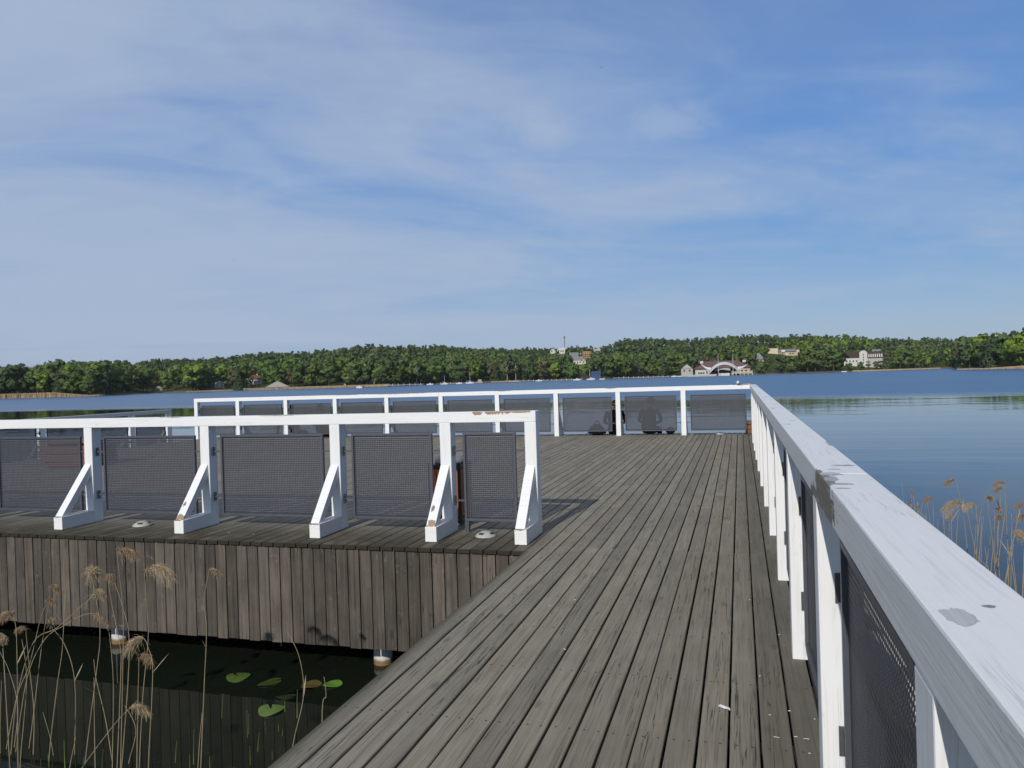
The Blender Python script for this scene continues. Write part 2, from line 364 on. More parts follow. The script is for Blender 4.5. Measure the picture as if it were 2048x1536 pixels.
def f_water(g):
    P = g.n('ShaderNodeNewGeometry').outputs['Position']; x, y, z = g.xyz(P)
    dist = g.v('LENGTH', P, out=1)
    # a breeze ruffles the open lake beyond a line; the water on this side of it lies nearly calm
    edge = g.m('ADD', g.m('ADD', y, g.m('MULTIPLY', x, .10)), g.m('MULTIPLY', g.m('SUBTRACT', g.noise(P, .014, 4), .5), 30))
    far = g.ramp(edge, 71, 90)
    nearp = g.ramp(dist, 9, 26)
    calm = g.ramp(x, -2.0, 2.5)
    s1 = g.noise(g.v('MULTIPLY', P, (.45, 1.3, 1)), 1.0, 3, .5, .3)
    s2 = g.noise(g.v('MULTIPLY', P, (2.2, 5.0, 1)), 1.0, 2, .5)
    s3 = g.noise(g.v('MULTIPLY', P, (.05, .18, 1)), 1.0, 4, .6, .4)
    s4 = g.noise(g.v('MULTIPLY', P, (.055, .30, 1)), 1.0, 3, .55, .5)
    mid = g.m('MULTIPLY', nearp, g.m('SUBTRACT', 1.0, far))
    a1 = g.m('ADD', .0016, g.m('ADD', g.m('MULTIPLY', far, .040), g.m('MULTIPLY', mid, .0022)))
    h = g.m('ADD', g.m('MULTIPLY', s1, a1), g.m('ADD', g.m('MULTIPLY', s3, g.m('MULTIPLY', far, .09)), g.m('MULTIPLY', s4, g.m('MULTIPLY', mid, .018))))
    st = g.m('ADD', g.m('MULTIPLY', far, .55), g.m('ADD', .03, g.m('MULTIPLY', nearp, .10)))
    pat = g.ramp(g.noise(g.v('MULTIPLY', P, (.02, .05, 1)), 1.0, 4, .6), .35, .65)
    ro = g.m('ADD', .012, g.m('ADD', g.m('MULTIPLY', far, .30), g.m('MULTIPLY', nearp, g.m('ADD', .004, g.m('MULTIPLY', pat, .02)))))
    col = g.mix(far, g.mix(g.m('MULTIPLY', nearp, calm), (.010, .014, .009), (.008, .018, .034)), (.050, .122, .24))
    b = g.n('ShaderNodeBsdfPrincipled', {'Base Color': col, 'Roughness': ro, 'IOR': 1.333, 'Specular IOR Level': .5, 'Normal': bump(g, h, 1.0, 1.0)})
    return b
S = 3600
wa = MB().add([(-S, -S, WZ), (S, -S, WZ), (S, S, WZ), (-S, S, WZ)], [(0, 1, 2, 3)]).build('water', mat('lake_water', f_water))
tag(wa, kind='structure')

# ================================================================ the pier
pier = thing('pier', 'weathered grey wooden pier with a long walkway and wide platform over the lake', 'pier')
PX0, PX1, PY0, PY1 = -14.80, .95, 6.21, 19.12
def boards(mb, x0, x1, y0, y1, zt, pitch=.1205, gap=.010, th=.032, seg=None, screws=True, scr=None):
    n = int((x1-x0)/pitch+.001)
    for i in range(n):
        a = x0+i*pitch+gap/2+random.uniform(-.0012, .0012); b = x0+(i+1)*pitch-gap/2+random.uniform(-.0015, .0015)
        cuts = [y0]
        if seg:
            yy = y0+seg[i % len(seg)]
            while yy < y1-.6: cuts.append(yy); yy += 4.2
        cuts.append(y1)
        for k in range(len(cuts)-1):
            dz = random.uniform(-.0014, .0014); c = .0035; z = zt+dz; sk = random.uniform(-.0012, .0012)
            ya, yb = cuts[k]+(.0015 if k else 0), cuts[k+1]-.0015
            if k == 0: ya += random.uniform(-.003, .003)
            V = [(a, ya, z-th), (b, ya, z-th), (b+sk, yb, z-th), (a+sk, yb, z-th), (a, ya, z-c), (b, ya, z-c), (b+sk, yb, z-c), (a+sk, yb, z-c),
                 (a+c, ya+c*.5, z), (b-c, ya+c*.5, z), (b-c+sk, yb-c*.5, z), (a+c+sk, yb-c*.5, z)]
            F = [(0, 3, 2, 1), (0, 1, 5, 4), (1, 2, 6, 5), (2, 3, 7, 6), (3, 0, 4, 7), (4, 5, 9, 8), (5, 6, 10, 9), (6, 7, 11, 10), (7, 4, 8, 11), (8, 9, 10, 11)]
            mb.add(V, F)
            if scr is not None:
                yy = .62*math.ceil(max(ya, 1.2)/.62)
                while yy < min(yb, 9.5):
                    for xx in (a+.026, b-.026):
                        q = random.uniform(-.004, .004); r = .0042
                        scr.add([(xx-r, yy+q-r, z+.0008), (xx+r, yy+q-r, z+.0008), (xx+r, yy+q+r, z+.0008), (xx-r, yy+q+r, z+.0008)], [(0, 1, 2, 3)])
                    yy += .62
scr = MB()
mw = MB(); boards(mw, -1.765, PX1, -2.2, 6.42, 0.0, scr=scr); mw.build('walkway_deck', M_deck, pier)
mp = MB(); boards(mp, -1.765, PX1, 6.424, PY1, -.002, seg=[3.0, 1.4, 3.4, 2.1], scr=scr)
nb_ = int((-1.765-PX0)/.1205); boards(mp, -1.765-nb_*.1205, -1.7649, PY0, PY1, -.002, seg=[3.2, 1.6, 2.6, 3.9]); mp.build('platform_deck', M_deckp, pier)
tag(scr.build('screw_heads', M_screw, pier), kind='stuff')
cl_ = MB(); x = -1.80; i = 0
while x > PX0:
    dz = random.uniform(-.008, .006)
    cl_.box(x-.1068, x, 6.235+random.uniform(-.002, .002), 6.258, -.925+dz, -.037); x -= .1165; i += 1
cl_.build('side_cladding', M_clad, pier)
jo = MB()
for yy in np.arange(-1.8, 6.3, .62): jo.box(-1.70, .88, yy, yy+.06, -.16, -.0335)
for yy in np.arange(6.40, 19.0, .62): jo.box(PX0+.02, .88, yy, yy+.06, -.16, -.036)
for xx in np.arange(PX0+.1, 1.0, 2.2): jo.box(xx, xx+.14, 6.30, 19.0, -.42, -.163)
for xx in (-1.70, -.45, .75): jo.box(xx, xx+.14, -2.1, 6.25, -.42, -.163)
jo.build('under_frame', M_dark, pier)
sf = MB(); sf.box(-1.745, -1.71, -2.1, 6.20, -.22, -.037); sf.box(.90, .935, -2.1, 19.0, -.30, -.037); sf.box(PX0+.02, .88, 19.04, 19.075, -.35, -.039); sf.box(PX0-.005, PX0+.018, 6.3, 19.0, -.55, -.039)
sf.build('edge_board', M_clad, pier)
def f_pile(g):
    z = g.xyz(g.n('ShaderNodeNewGeometry').outputs['Position'])[2]; n = g.noise(g.n('ShaderNodeTexCoord').outputs['Object'], 14, 4)
    col = g.mix(n, (.50, .49, .45), (.64, .63, .59))
    col = g.mix(g.ramp(g.m('ADD', z, g.m('MULTIPLY', n, .03)), WZ+.085, WZ+.05), col, (.20, .13, .06))
    return pbr(g, col, .7, .3)
M_pile = mat('white_concrete_pile', f_pile)
pile = MB().lathe([(.088, -2.6), (.088, -.15)], 20).build('pile', M_pile, pier, smooth=True)
pile.location = (-6.33, 6.62, 0)
for (xx, yy) in [(-3.30, 6.63), (-9.3, 6.44), (-12.3, 6.44), (-6.3, 9.6), (-3.3, 9.6), (-9.3, 9.6), (-1.2, 5.0), (.5, 5.0), (.5, 1.5), (-1.2, 1.5), (.5, 9.6), (.5, 13.5), (.5, 18.2), (-3.3, 18.4), (-6.3, 18.4), (-9.3, 18.4), (-12.3, 18.4), (-14.5, 18.4)]:
    c = pile.copy(); COL.objects.link(c); c.parent = pier; c.location = (xx, yy, 0)
ll = MB(); boards(ll, -18.2, PX0-.03, 7.0, 20.2, -.33, seg=[3.0, 1.7]); ll.build('lower_landing', M_deckp, pier)
lf = MB(); lf.box(-18.15, -14.9, 7.1, 20.1, -.55, -.363); lf.build('landing_frame', M_dark, pier)

# ================================================================ railings
SHEETS = {}
def railing(name, label, loc, rz, T, posts, rails, panels, rail_mat, base=0.0, H=1.145, lowtop=1.045, braces=True, pw=.11):
    t = thing(name, label, 'railing', loc, rz)
    for (a, b) in rails:
        MB().box(a, b, 0, T, lowtop, H).build('top_rail', rail_mat, t, .005)
    pm = MB().box(0, pw, .001, T-.001, base, lowtop-.0005).mesh('post', M_post)
    sk = .09
    fm = MB().box(0, pw, -.424, -.0005, base, base+.135).mesh('foot', M_foot)
    y0, y1, z0, z1 = -.405, -.0008, base+.1355, base+.645
    # sloping strut from the foot's end up to the post
    dyn, dzn = (y1-y0), (z1-z0); q = .085
    bm_ = MB().hexa([(.002, y0, z0), (sk, y0, z0), (sk, y0+q*1.15, z0), (.002, y0+q*1.15, z0)], [(.002, y1, z1), (sk, y1, z1), (sk, y1, z1-q*1.45), (.002, y1, z1-q*1.45)])
    bm_.f[-6:] = [(0, 3, 2, 1), (4, 5, 6, 7), (0, 1, 5, 4), (1, 2, 6, 5), (2, 3, 7, 6), (3, 0, 4, 7)]
    bm_ = bm_.mesh('brace', M_brace)
    for x in posts:
        link('post', pm, t, .004, (x, 0, 0))
        if braces:
            link('foot', fm, t, .004, (x, 0, 0)); link('brace', bm_, t, .003, (x, 0, 0))
    for (a, b) in panels:
        wd = round(b-a, 2); key = (wd, base)
        if key not in SHEETS:
            z0, z1 = base+.105, base+.945; fr = .022
            Vp, Fp = perforated(fr-.004, wd-fr+.004, z0+fr-.004, z1-fr+.004); sh = fastmesh('mesh_panel', Vp, Fp, M_sheet)
            fm2 = MB(); d = .016
            fm2.box(0, wd, -d, d, z1-fr, z1); fm2.box(0, wd, -d, d, z0, z0+fr); fm2.box(0, fr, -d, d, z0+fr, z1-fr); fm2.box(wd-fr, wd, -d, d, z0+fr, z1-fr)
            SHEETS[key] = (sh, fm2.mesh('panel_frame', M_steel))
        sh, fm2 = SHEETS[key]
        p = link('mesh_panel', sh, t, 0, (a, T*.47, 0)); link('panel_frame', fm2, p, .002)
        for zz in (base+.30, base+.775):
            for side in (-1, 1):
                ln = .096; br = MB()
                x0 = -ln if side < 0 else wd
                br.box(x0, x0+ln, -.006, .006, zz-.008, zz+.008)
                xp = -ln if side < 0 else wd+ln
                br.box(xp-(0 if side < 0 else .006), xp+(.006 if side < 0 else 0), -.022, .022, zz-.045, zz+.045, 1)
                for zq in (-.03, .03): br.box(xp-(0 if side < 0 else .014), xp+(.014 if side < 0 else 0), -.008, .008, zz+zq-.008, zz+zq+.008, 1)
                br.build('bracket', [M_steel, M_bolt], p)
    return t
def bays(posts, pw=.11, gap=.104, last=None):
    ps = sorted(posts); return [(ps[i]+pw+gap, ps[i+1]-gap) for i in range(len(ps)-1)]
# front railing (local x = world x - x0)
X0 = -14.80
fp = [-1.916, -2.756, -3.934, -5.463, -6.984, -8.50, -10.02, -11.53, -13.05, -14.57]
M_railF = mat('white_rail_front', f_paint('x', chips=[(12.62, 0, 1.148, .20, .05, .030, WOOD), (12.43, 0, 1.135, .07, .03, .022, WOOD), (12.86, 0, 1.145, .09, .05, .022, WOOD), (9.0, 0, 1.15, .22, .03, .010, GREY), (10.3, 0, 1.148, .3, .03, .008, GREY)], seed=1.3))
rF = railing('braced_railing', 'white railing with diagonal braces along the near edge of the platform', (X0, 6.872, 0), 0, .132, [x-X0 for x in fp], [(0, -1.806-X0)], bays([x-X0 for x in fp]), M_railF)
MB().box(-2.545-X0, -2.505-X0, .05, .09, 0, .106).build('support_leg', M_steel, rF)
# far railing, rotated half a turn: local x = .349 - X
fx = [.239, -1.326, -2.850, -4.367, -5.871, -7.377, -8.891, -10.396, -11.894, -13.411, -14.774]
M_railB = mat('white_rail_far', f_paint('x', chips=[(9.0, .13, 1.142, .9, .03, .012, GREY), (10.3, .13, 1.145, .5, .03, .012, GREY), (3.3, .13, 1.144, .15, .03, .012, GREY), (6.0, .13, 1.144, .2, .03, .012, GREY), (.3, .08, 1.148, .18, .08, .02, WOOD)], seed=4.1))
fl = sorted([.349-(x+.11) for x in fx])
railing('far_railing', 'white railing with mesh panels along the far lake edge of the platform', (.349, 18.522, 0), math.pi, .132, fl, [(0, 7.72), (7.722, fl[-1]+.11)], bays(fl), M_railB)
# right railing: local x = world Y
rp = [-1.987+1.52*k for k in range(13)]; rp[-1] = 17.73-1.52*.0
rp = [1.053+1.52*k for k in range(-2, 11)]
M_railR = mat('white_rail_right', f_paint('x', chips=[(2.36, .132, 1.10, .22, .03, .10, (.20, .175, .14)), (2.22, .132, 1.075, .17, .025, .08, (.20, .175, .14)), (2.62, .132, 1.06, .12, .03, .03, (.20, .18, .15)), (2.41, .105, 1.146, .05, .035, .006, (.42, .41, .38)), (2.30, .115, 1.146, .045, .02, .006, (.40, .39, .36)), (2.62, .04, 1.146, .022, .035, .006, (.36, .35, .33)), (2.52, .075, 1.146, .012, .035, .006, (.36, .35, .33)), (2.20, .095, 1.146, .016, .03, .006, (.38, .37, .34)), (2.12, .105, 1.146, .010, .02, .006, (.38, .37, .34)), (1.052, .100, 1.146, .036, .018, .012, (.52, .51, .49)), (1.10, .055, 1.146, .010, .010, .006, (.25, .24, .22)), (4.62, .10, 1.146, .025, .03, .006, (.40, .38, .35)), (4.95, .05, 1.146, .02, .025, .006, (.38, .37, .34)), (6.6, .09, 1.146, .05, .02, .006, (.38, .37, .34)), (7.4, .04, 1.146, .03, .03, .006, (.38, .37, .34)), (9.5, .06, 1.146, .08, .03, .006, (.36, .35, .32)), (11.2, .09, 1.146, .12, .025, .006, (.36, .35, .32)), (15.6, .06, 1.146, .25, .03, .006, (.34, .33, .30)), (17.3, .08, 1.146, .3, .03, .006, (.34, .33, .30)), (3.4, .004, 1.142, .12, .01, .012, (.38, .36, .32))], seed=9.2, base=(.80, .795, .765)))
railing('side_railing', 'long white railing with flaking top rail on the right of the walkway', (.349, 0, 0), math.pi/2, .132, rp, [(-2.2, 2.418), (2.4205, 18.386)], bays(rp), M_railR)
# lower landing's railing at the far left: local x = 19.65 - Y
lp = [0.0, 1.49, 2.98, 4.47, 5.96, 7.45, 8.94, 10.4]
M_railL = mat('white_rail_left', f_paint('x', seed=6.0, base=(.62, .62, .60)))
railing('landing_railing', 'greyish white braced railing on the lower landing at the far left', (-16.74, 19.66, -.33), -math.pi/2, .132, lp, [(0, 10.6)], bays(lp), M_railL)

# ================================================================ small things on the pier
M_lampw = plain('white_lamp_housing', (.40, .40, .37), .5, .4, .2, 20); M_slot = plain('dark_lamp_slot', (.03, .03, .03), .5)
def deck_lamp(loc, label):
    t = thing('deck_lamp', label, 'deck light', loc, random.uniform(0, 6), 'round lights set on the pier deck')
    MB().lathe([(.098, 0), (.098, .006), (.088, .018), (.066, .036), (.035, .048), (.006, .051)], 24).build('housing', M_lampw, t, smooth=True)
    for k in range(4):
        a = k*math.pi/2; m = MB().box(.052, .078, -.022, .022, .028, .040); o = m.build('light_slot', M_slot, t); o.rotation_euler = (0, 0, a)
deck_lamp((-6.15, 6.78, 0), 'round white deck light beside the leftmost brace foot but one')
deck_lamp((-2.285, 6.76, 0), 'round white deck light below the narrow end panel of the braced railing')
deck_lamp((-3.584, 18.72, 0), 'round white deck light behind the far railing, left of the seated people')
deck_lamp((-.47, 18.62, 0), 'round white deck light under the rightmost panel of the far railing')

M_orange = plain('orange_brown_slats', (.42, .12, .035), .55, .4, .25, 9); M_black = plain('black_steel', (.018, .018, .02), .4, .5, .2, 9); M_lid = plain('grey_steel_lid', (.20, .21, .22), .4, .5, .2, 9)
t = thing('litter_bin', 'orange slatted litter bin with black frame behind the braced railing', 'bin', (-2.875, 7.43, 0))
fr = MB()
for sx in (-1, 1):
    for sy in (-1, 1): fr.box(sx*.16-.014, sx*.16+.014, sy*.16-.014, sy*.16+.014, 0, .62)
fr.box(-.175, .175, -.175, .175, .56, .60); fr.box(-.17, .17, -.17, .17, .05, .075); fr.build('frame', M_black, t, .003)
for k in range(4):
    m = MB()
    for i in range(5): m.box(-.143+i*.058, -.143+i*.058+.052, -.172, -.158, .085, .552)
    o = m.build('slat_panel', M_orange, t, .002); o.rotation_euler = (0, 0, k*math.pi/2)
MB().lathe([(.15, .602), (.158, .62), (.15, .65), (.11, .675), (.05, .685)], 20).build('lid', M_lid, t, smooth=True)
M_brownw = plain('reddish_brown_timber', (.20, .085, .042), .65, .3, .3, 6)
def slat_seat(name, label, loc, rz, L, Wd, H):
    t = thing(name, label, 'bench', loc, rz)
    m = MB(); k = 0; z = .03
    while z+.07 < H-.045:
        m.box(0, L, 0, .025, z, z+.068); m.box(0, L, Wd-.025, Wd, z, z+.068); m.box(0, .025, .026, Wd-.026, z, z+.068); m.box(L-.025, L, .026, Wd-.026, z, z+.068); z += .078
    m.build('slatted_side', M_brownw, t)
    m = MB(); y = -.01
    while y+.085 < Wd+.03: m.box(-.01, L+.01, y, y+.085, H-.04, H); y += .095
    m.build('seat', M_brownw, t)
slat_seat('bench', 'tall reddish brown slatted box bench seen through the leftmost panel', (-12.95, 11.75, 0), R_(6), 1.0, .8, .50)
slat_seat('bench', 'low reddish brown slatted box bench behind the tall one', (-14.65, 13.2, 0), R_(6), .9, .7, .27)
t = thing('crate', 'small brown wooden crate at the corner behind the far railing', 'crate', (.10, 18.60, 0))
m = MB()
for i in range(3): m.box(0, .30, 0, .018, .02+i*.098, .105+i*.098); m.box(0, .30, .282, .30, .02+i*.098, .105+i*.098); m.box(0, .018, .0185, .2815, .02+i*.098, .105+i*.098); m.box(.282, .30, .0185, .2815, .02+i*.098, .105+i*.098)
m.build('side_boards', M_brownw, t); MB().box(.019, .281, .019, .281, .02, .04).build('bottom', M_brownw, t)
# litter on the far corner of the rail
M_wht = plain('white_plastic', (.75, .75, .74), .4, .4, .06); M_tan = plain('bare_pale_wood', (.38, .25, .15), .7)
o = MB().lathe([(.028, 0), (.034, .05), (.038, .09), (.04, .092)], 14).build('plastic_cup', M_wht, smooth=True); o.location = (-.06, 18.44, 1.183); o.rotation_euler = (R_(80), R_(8), R_(20)); tag(o, 'white crumpled cup lying on the far end of the corner rail', 'cup')
t = thing('bottle', 'small dark bottle standing at the corner on the far railing', 'bottle', (-.015, 18.45, 1.1455))
MB().lathe([(.026, 0), (.028, .01), (.028, .055), (.012, .075), (.011, .085)], 14).build('glass', M_black, t, smooth=True); MB().lathe([(.013, .0855), (.013, .098)], 12).build('cap', M_bolt, t, smooth=True)
o = MB().hexa([(0, 0, 0), (.22, .01, 0), (.215, .07, 0), (.01, .06, 0)], [(0, 0, .012), (.22, .01, .018), (.215, .07, .016), (.01, .06, .010)]).build('wood_offcut', M_tan, None, .002); o.location = (.0, 18.40+.02, 1.1455); o.rotation_euler = (0, R_(-3), .1); o.location.x = .03; tag(o, 'thin piece of bare brown wood lying on the railing corner', 'board')
o = MB().ell((0, 0, .012), (.03, .018, .012), 10, 6).build('pebble', M_black); o.location = (-.125, 18.44, 1.1455); tag(o, 'small dark lump lying left of the white cup on the rail', 'stone')
# a torn strip and flakes of white paint on the boards
m = MB(); pts = [(-.028, .006), (-.018, .016), (-.004, .012), (.010, .002), (.020, -.012), (.026, -.030), (.020, -.034), (.012, -.020), (.002, -.008), (-.012, -.002), (-.024, -.002)]
m.add([(x, y, .003+abs(math.sin(x*90))*.008) for x, y in pts]+[(x, y, .0045+abs(math.sin(x*90))*.008) for x, y in pts], [tuple(range(11))[::-1], tuple(range(11, 22))]+[(i, (i+1) % 11, 11+(i+1) % 11, 11+i) for i in range(11)])
o = m.build('paint_strip', M_wht); o.location = (-.10, 3.43, 0); tag(o, 'curled white strip of peeled paint lying across a gap between boards', 'paint strip')
def flake(x, y, L, W_, a):
    m = MB(); n = 6; V = []
    for k in range(n):
        an = 2*math.pi*k/n; rr = random.uniform(.7, 1.15); V.append((L*rr*math.cos(an), W_*rr*math.sin(an), .0025+random.uniform(0, .002)))
    m.add(V+[(v[0], v[1], v[2]+.0012) for v in V], [tuple(range(n))[::-1], tuple(range(n, 2*n))]+[(i, (i+1) % n, n+(i+1) % n, n+i) for i in range(n)])
    o = m.build('paint_flake', M_wht); o.location = (x, y, 0); o.rotation_euler = (0, 0, a)
    tag(o, 'tiny flake of white paint lying on the grey deck boards', 'paint flake', 'flakes of white paint scattered on the pier boards')
for (x, y, L, W_, a) in [(-.145+.17, 5.1, .010, .006, .3), (.055, 3.83, .009, .005, 1), (.085, 3.40, .010, .003, .1), (.165, 3.46, .008, .004, .2), (.10, 3.20, .018, .003, -.2), (.175, 3.22, .012, .006, .5), (.215, 3.21, .017, .0025, 0), (.26, 3.40, .009, .003, 2), (.27, 3.16, .006, .004, 1), (.275, 3.12, .008, .003, 1), (.215, 3.09, .008, .003, .4), (-1.06, 4.9, .014, .006, .6), (-1.19, 4.74, .012, .004, 1.0), (-.93, 4.0, .012, .004, -.5), (-4.9, 6.55, .012, .006, .4), (-4.6, 6.52, .009, .005, .2), (-4.3, 6.58, .007, .004, 0), (.02, 2.86, .012, .006, 0), (.17, 4.45, .01, .004, .7), (.23, 4.2, .008, .004, 0)]:
    flake(x, y, L*.72, W_*.72, a)

# ================================================================ people sitting on the far edge
M_skin = plain('skin', (.45, .27, .19), .55, .35, .08, 20)
def person(label, loc, rz, top, legs, hairc, lean=.12, hunch=0.0, arms='back', hair_long=False, turn=0.0, sc=1.0):
    root = thing('person', label, 'person', loc, rz)
    nodes = {'pel': ((0, 0, .10), .125), 'bel': ((0, -lean*.35, .24), .118), 'che': ((0, -lean*.75+hunch*.10, .42), .135), 'ns': ((0, -lean+hunch*.2, .545), .062), 'nk': ((0, -lean+hunch*.26, .60), .050), 'hd': ((turn*.02, -lean+hunch*.30+.015, .69), .080)}
    ed = [('pel', 'bel'), ('bel', 'che'), ('che', 'ns'), ('ns', 'nk'), ('nk', 'hd')]
    tips = []
    for s, sd in ((-1, 'l'), (1, 'r')):
        nodes['sh'+sd] = ((s*.175, -lean*.9+hunch*.16, .50), .058)
        if arms == 'back': el, wr, ha = (s*.27, -lean-.10, .27), (s*.27, -lean-.13, .065), (s*.275, -lean-.10, .022)
        else: el, wr, ha = (s*.25, .02+hunch*.1, .27), (s*.10, .22, .22), (s*.06, .28, .20)
        nodes['el'+sd] = (el, .042); nodes['wr'+sd] = (wr, .028); nodes['ha'+sd] = (ha, .030)
        ed += [('che', 'sh'+sd), ('sh'+sd, 'el'+sd), ('el'+sd, 'wr'+sd), ('wr'+sd, 'ha'+sd)]
        nodes['hp'+sd] = ((s*.10, .03, .09), .095); nodes['kn'+sd] = ((s*.13, .44, .085), .062); nodes['an'+sd] = ((s*.12, .50, -.32), .040); nodes['to'+sd] = ((s*.13, .64, -.39), .032)
        ed += [('pel', 'hp'+sd), ('hp'+sd, 'kn'+sd), ('kn'+sd, 'an'+sd), ('an'+sd, 'to'+sd)]
        tips.append((Vector(wr), Vector(ha), s))
    names = list(nodes); me = bpy.data.meshes.new('person_skeleton')
    me.from_pydata([nodes[k][0] for k in names], [(names.index(a), names.index(b)) for a, b in ed], [])
    tmp = bpy.data.objects.new('tmp', me); COL.objects.link(tmp)
    md = tmp.modifiers.new('skin', 'SKIN'); tmp.modifiers.new('sub', 'SUBSURF').levels = 2
    if not me.skin_vertices: me.attributes  # layer is made by the modifier below
    if len(me.skin_vertices) == 0:
        import bmesh
        b = bmesh.new(); b.from_mesh(me); b.verts.layers.skin.verify(); b.to_mesh(me); b.free()
    for i, k in enumerate(names):
        r = nodes[k][1]; me.skin_vertices[0].data[i].radius = (r*(1.18 if k in ('che', 'bel', 'pel') else 1), r*(.85 if k in ('che', 'bel') else 1)); me.skin_vertices[0].data[i].use_root = (k == 'pel')
    dg = bpy.context.evaluated_depsgraph_get(); ev = tmp.evaluated_get(dg); m2 = ev.to_mesh()
    mb = MB(); mb.add([v.co[:] for v in m2.vertices], [tuple(p.vertices) for p in m2.polygons]); ev.to_mesh_clear()
    bpy.data.objects.remove(tmp)
    hc = Vector(nodes['hd'][0])
    for p in range(len(mb.f)):
        c = sum((Vector(mb.v[0][i]) for i in mb.f[p]), Vector())/len(mb.f[p])
        hand = any((c-h).length < .05 for _, h, _ in tips)
        mb.mi[p] = 0 if (c.z > .575 or hand) else (2 if (c.z < .145 and (c.y > -.06)) else 1)
        if c.y > .46 and c.z < -.30: mb.mi[p] = 3
    # face: nose, brow, lips, ears, eyes
    mb.ell((hc.x, hc.y+.088, hc.z-.005), (.012, .018, .022), 8, 6, 0); mb.ell((hc.x, hc.y+.072, hc.z-.05), (.026, .012, .008), 8, 6, 4)
    for s in (-1, 1):
        mb.ell((hc.x+s*.078, hc.y, hc.z-.005), (.010, .018, .028), 8, 6, 0); mb.ell((hc.x+s*.03, hc.y+.074, hc.z+.018), (.011, .008, .006), 8, 6, 4)
    for wr, ha, s in tips:          # five fingers of different length
        d = (ha-wr).normalized(); d = (d+Vector((0, .9, -.1))).normalized(); side = Vector((s, 0, 0))
        for k, (ln, off) in enumerate(((.062, -.026), (.074, -.010), (.070, .006), (.055, .021))):
            b0 = ha+side*off+d*.01; mb.tube([b0, b0+d*ln*.5+Vector((0, 0, -.004)), b0+d*ln+Vector((0, 0, -.018))], [.0085, .0078, .006], 6, 0)
        b0 = ha-side*.028; mb.tube([b0, b0-side*.022+d*.022, b0-side*.028+d*.05], [.010, .009, .007], 6, 0)
    o = mb.build('body', [M_skin, top, legs, M_black, M_dark], root, smooth=True); 
    h = MB(); h.ell((hc.x, hc.y-.012, hc.z+.022), (.090, .098, .088), 14, 10)
    if hair_long: h.ell((hc.x, hc.y-.065, hc.z-.10), (.085, .045, .16), 12, 8)
    h.build('hair', hairc, root, smooth=True)
    root.scale = (sc, sc, sc); return root
M_blk = plain('black_jersey', (.014, .014, .017), .85, .2, .2, 12); M_navy = plain('navy_jacket', (.030, .036, .055), .8, .2, .2, 12); M_jean = plain('dark_jeans', (.022, .027, .042), .85, .2, .25, 20)
M_brn = plain('brown_hair', (.055, .026, .014), .6, .4, .3, 40); M_dkh = plain('dark_hair', (.02, .013, .01), .6, .4, .3, 40)
M_olive = plain('dark_green_sweater', (.035, .042, .038), .85, .2, .2, 12)
person('person in a black top with brown hair sitting behind the post, back turned', (-2.97, 18.98, 0), .10, M_blk, M_jean, M_brn, .10, .35, 'front', False, 1, 1.06)
person('person in a dark jacket sitting hunched on the far pier edge, right of the other', (-2.14, 18.98, 0), -.12, M_navy, M_jean, M_dkh, .05, 1.0, 'front', False, 0, 1.12)
person('person with long reddish brown hair sitting far left behind the far railing', (-12.0, 18.98, 0), .05, M_olive, M_jean, M_brn, .12, .1, 'back', True, 0, 1.14)
person('person with short brown hair in a dark jacket, second seated figure from far left', (-11.05, 18.98, 0), -.05, M_navy, M_jean, M_brn, .12, .1, 'front', False, 0, 1.14)
bk = thing('backpack', 'dark rounded backpack standing on the deck edge beside the seated person', 'backpack', (-1.62, 18.86, 0), .2); bk.scale = (.75, .75, .62)
MB().ell((0, 0, .13), (.15, .10, .135), 16, 10).build('bag', M_blk, bk, smooth=True); MB().ell((0, -.085, .09), (.10, .045, .075), 12, 8).build('pocket', M_navy, bk, smooth=True)
MB().tube([(-.05, -.02, .25), (-.03, -.03, .30), (.03, -.03, .30), (.05, -.02, .25)], .008, 6).build('handle', M_blk, bk)

bg = thing('bag', 'slumped dark cloth bag on the deck left of the person in black', 'bag', (-3.40, 18.84, 0), .1)
MB().lathe([(.10, 0), (.20, .03), (.19, .10), (.13, .19), (.07, .26), (.03, .27)], 16, (0, 0, 0), 0, 1.15, .75).build('sack', M_olive, bg, smooth=True)
MB().tube([(-.05, 0, .25), (-.04, 0, .33), (.04, 0, .34), (.06, 0, .25)], .010, 6).build('strap', M_blk, bg)

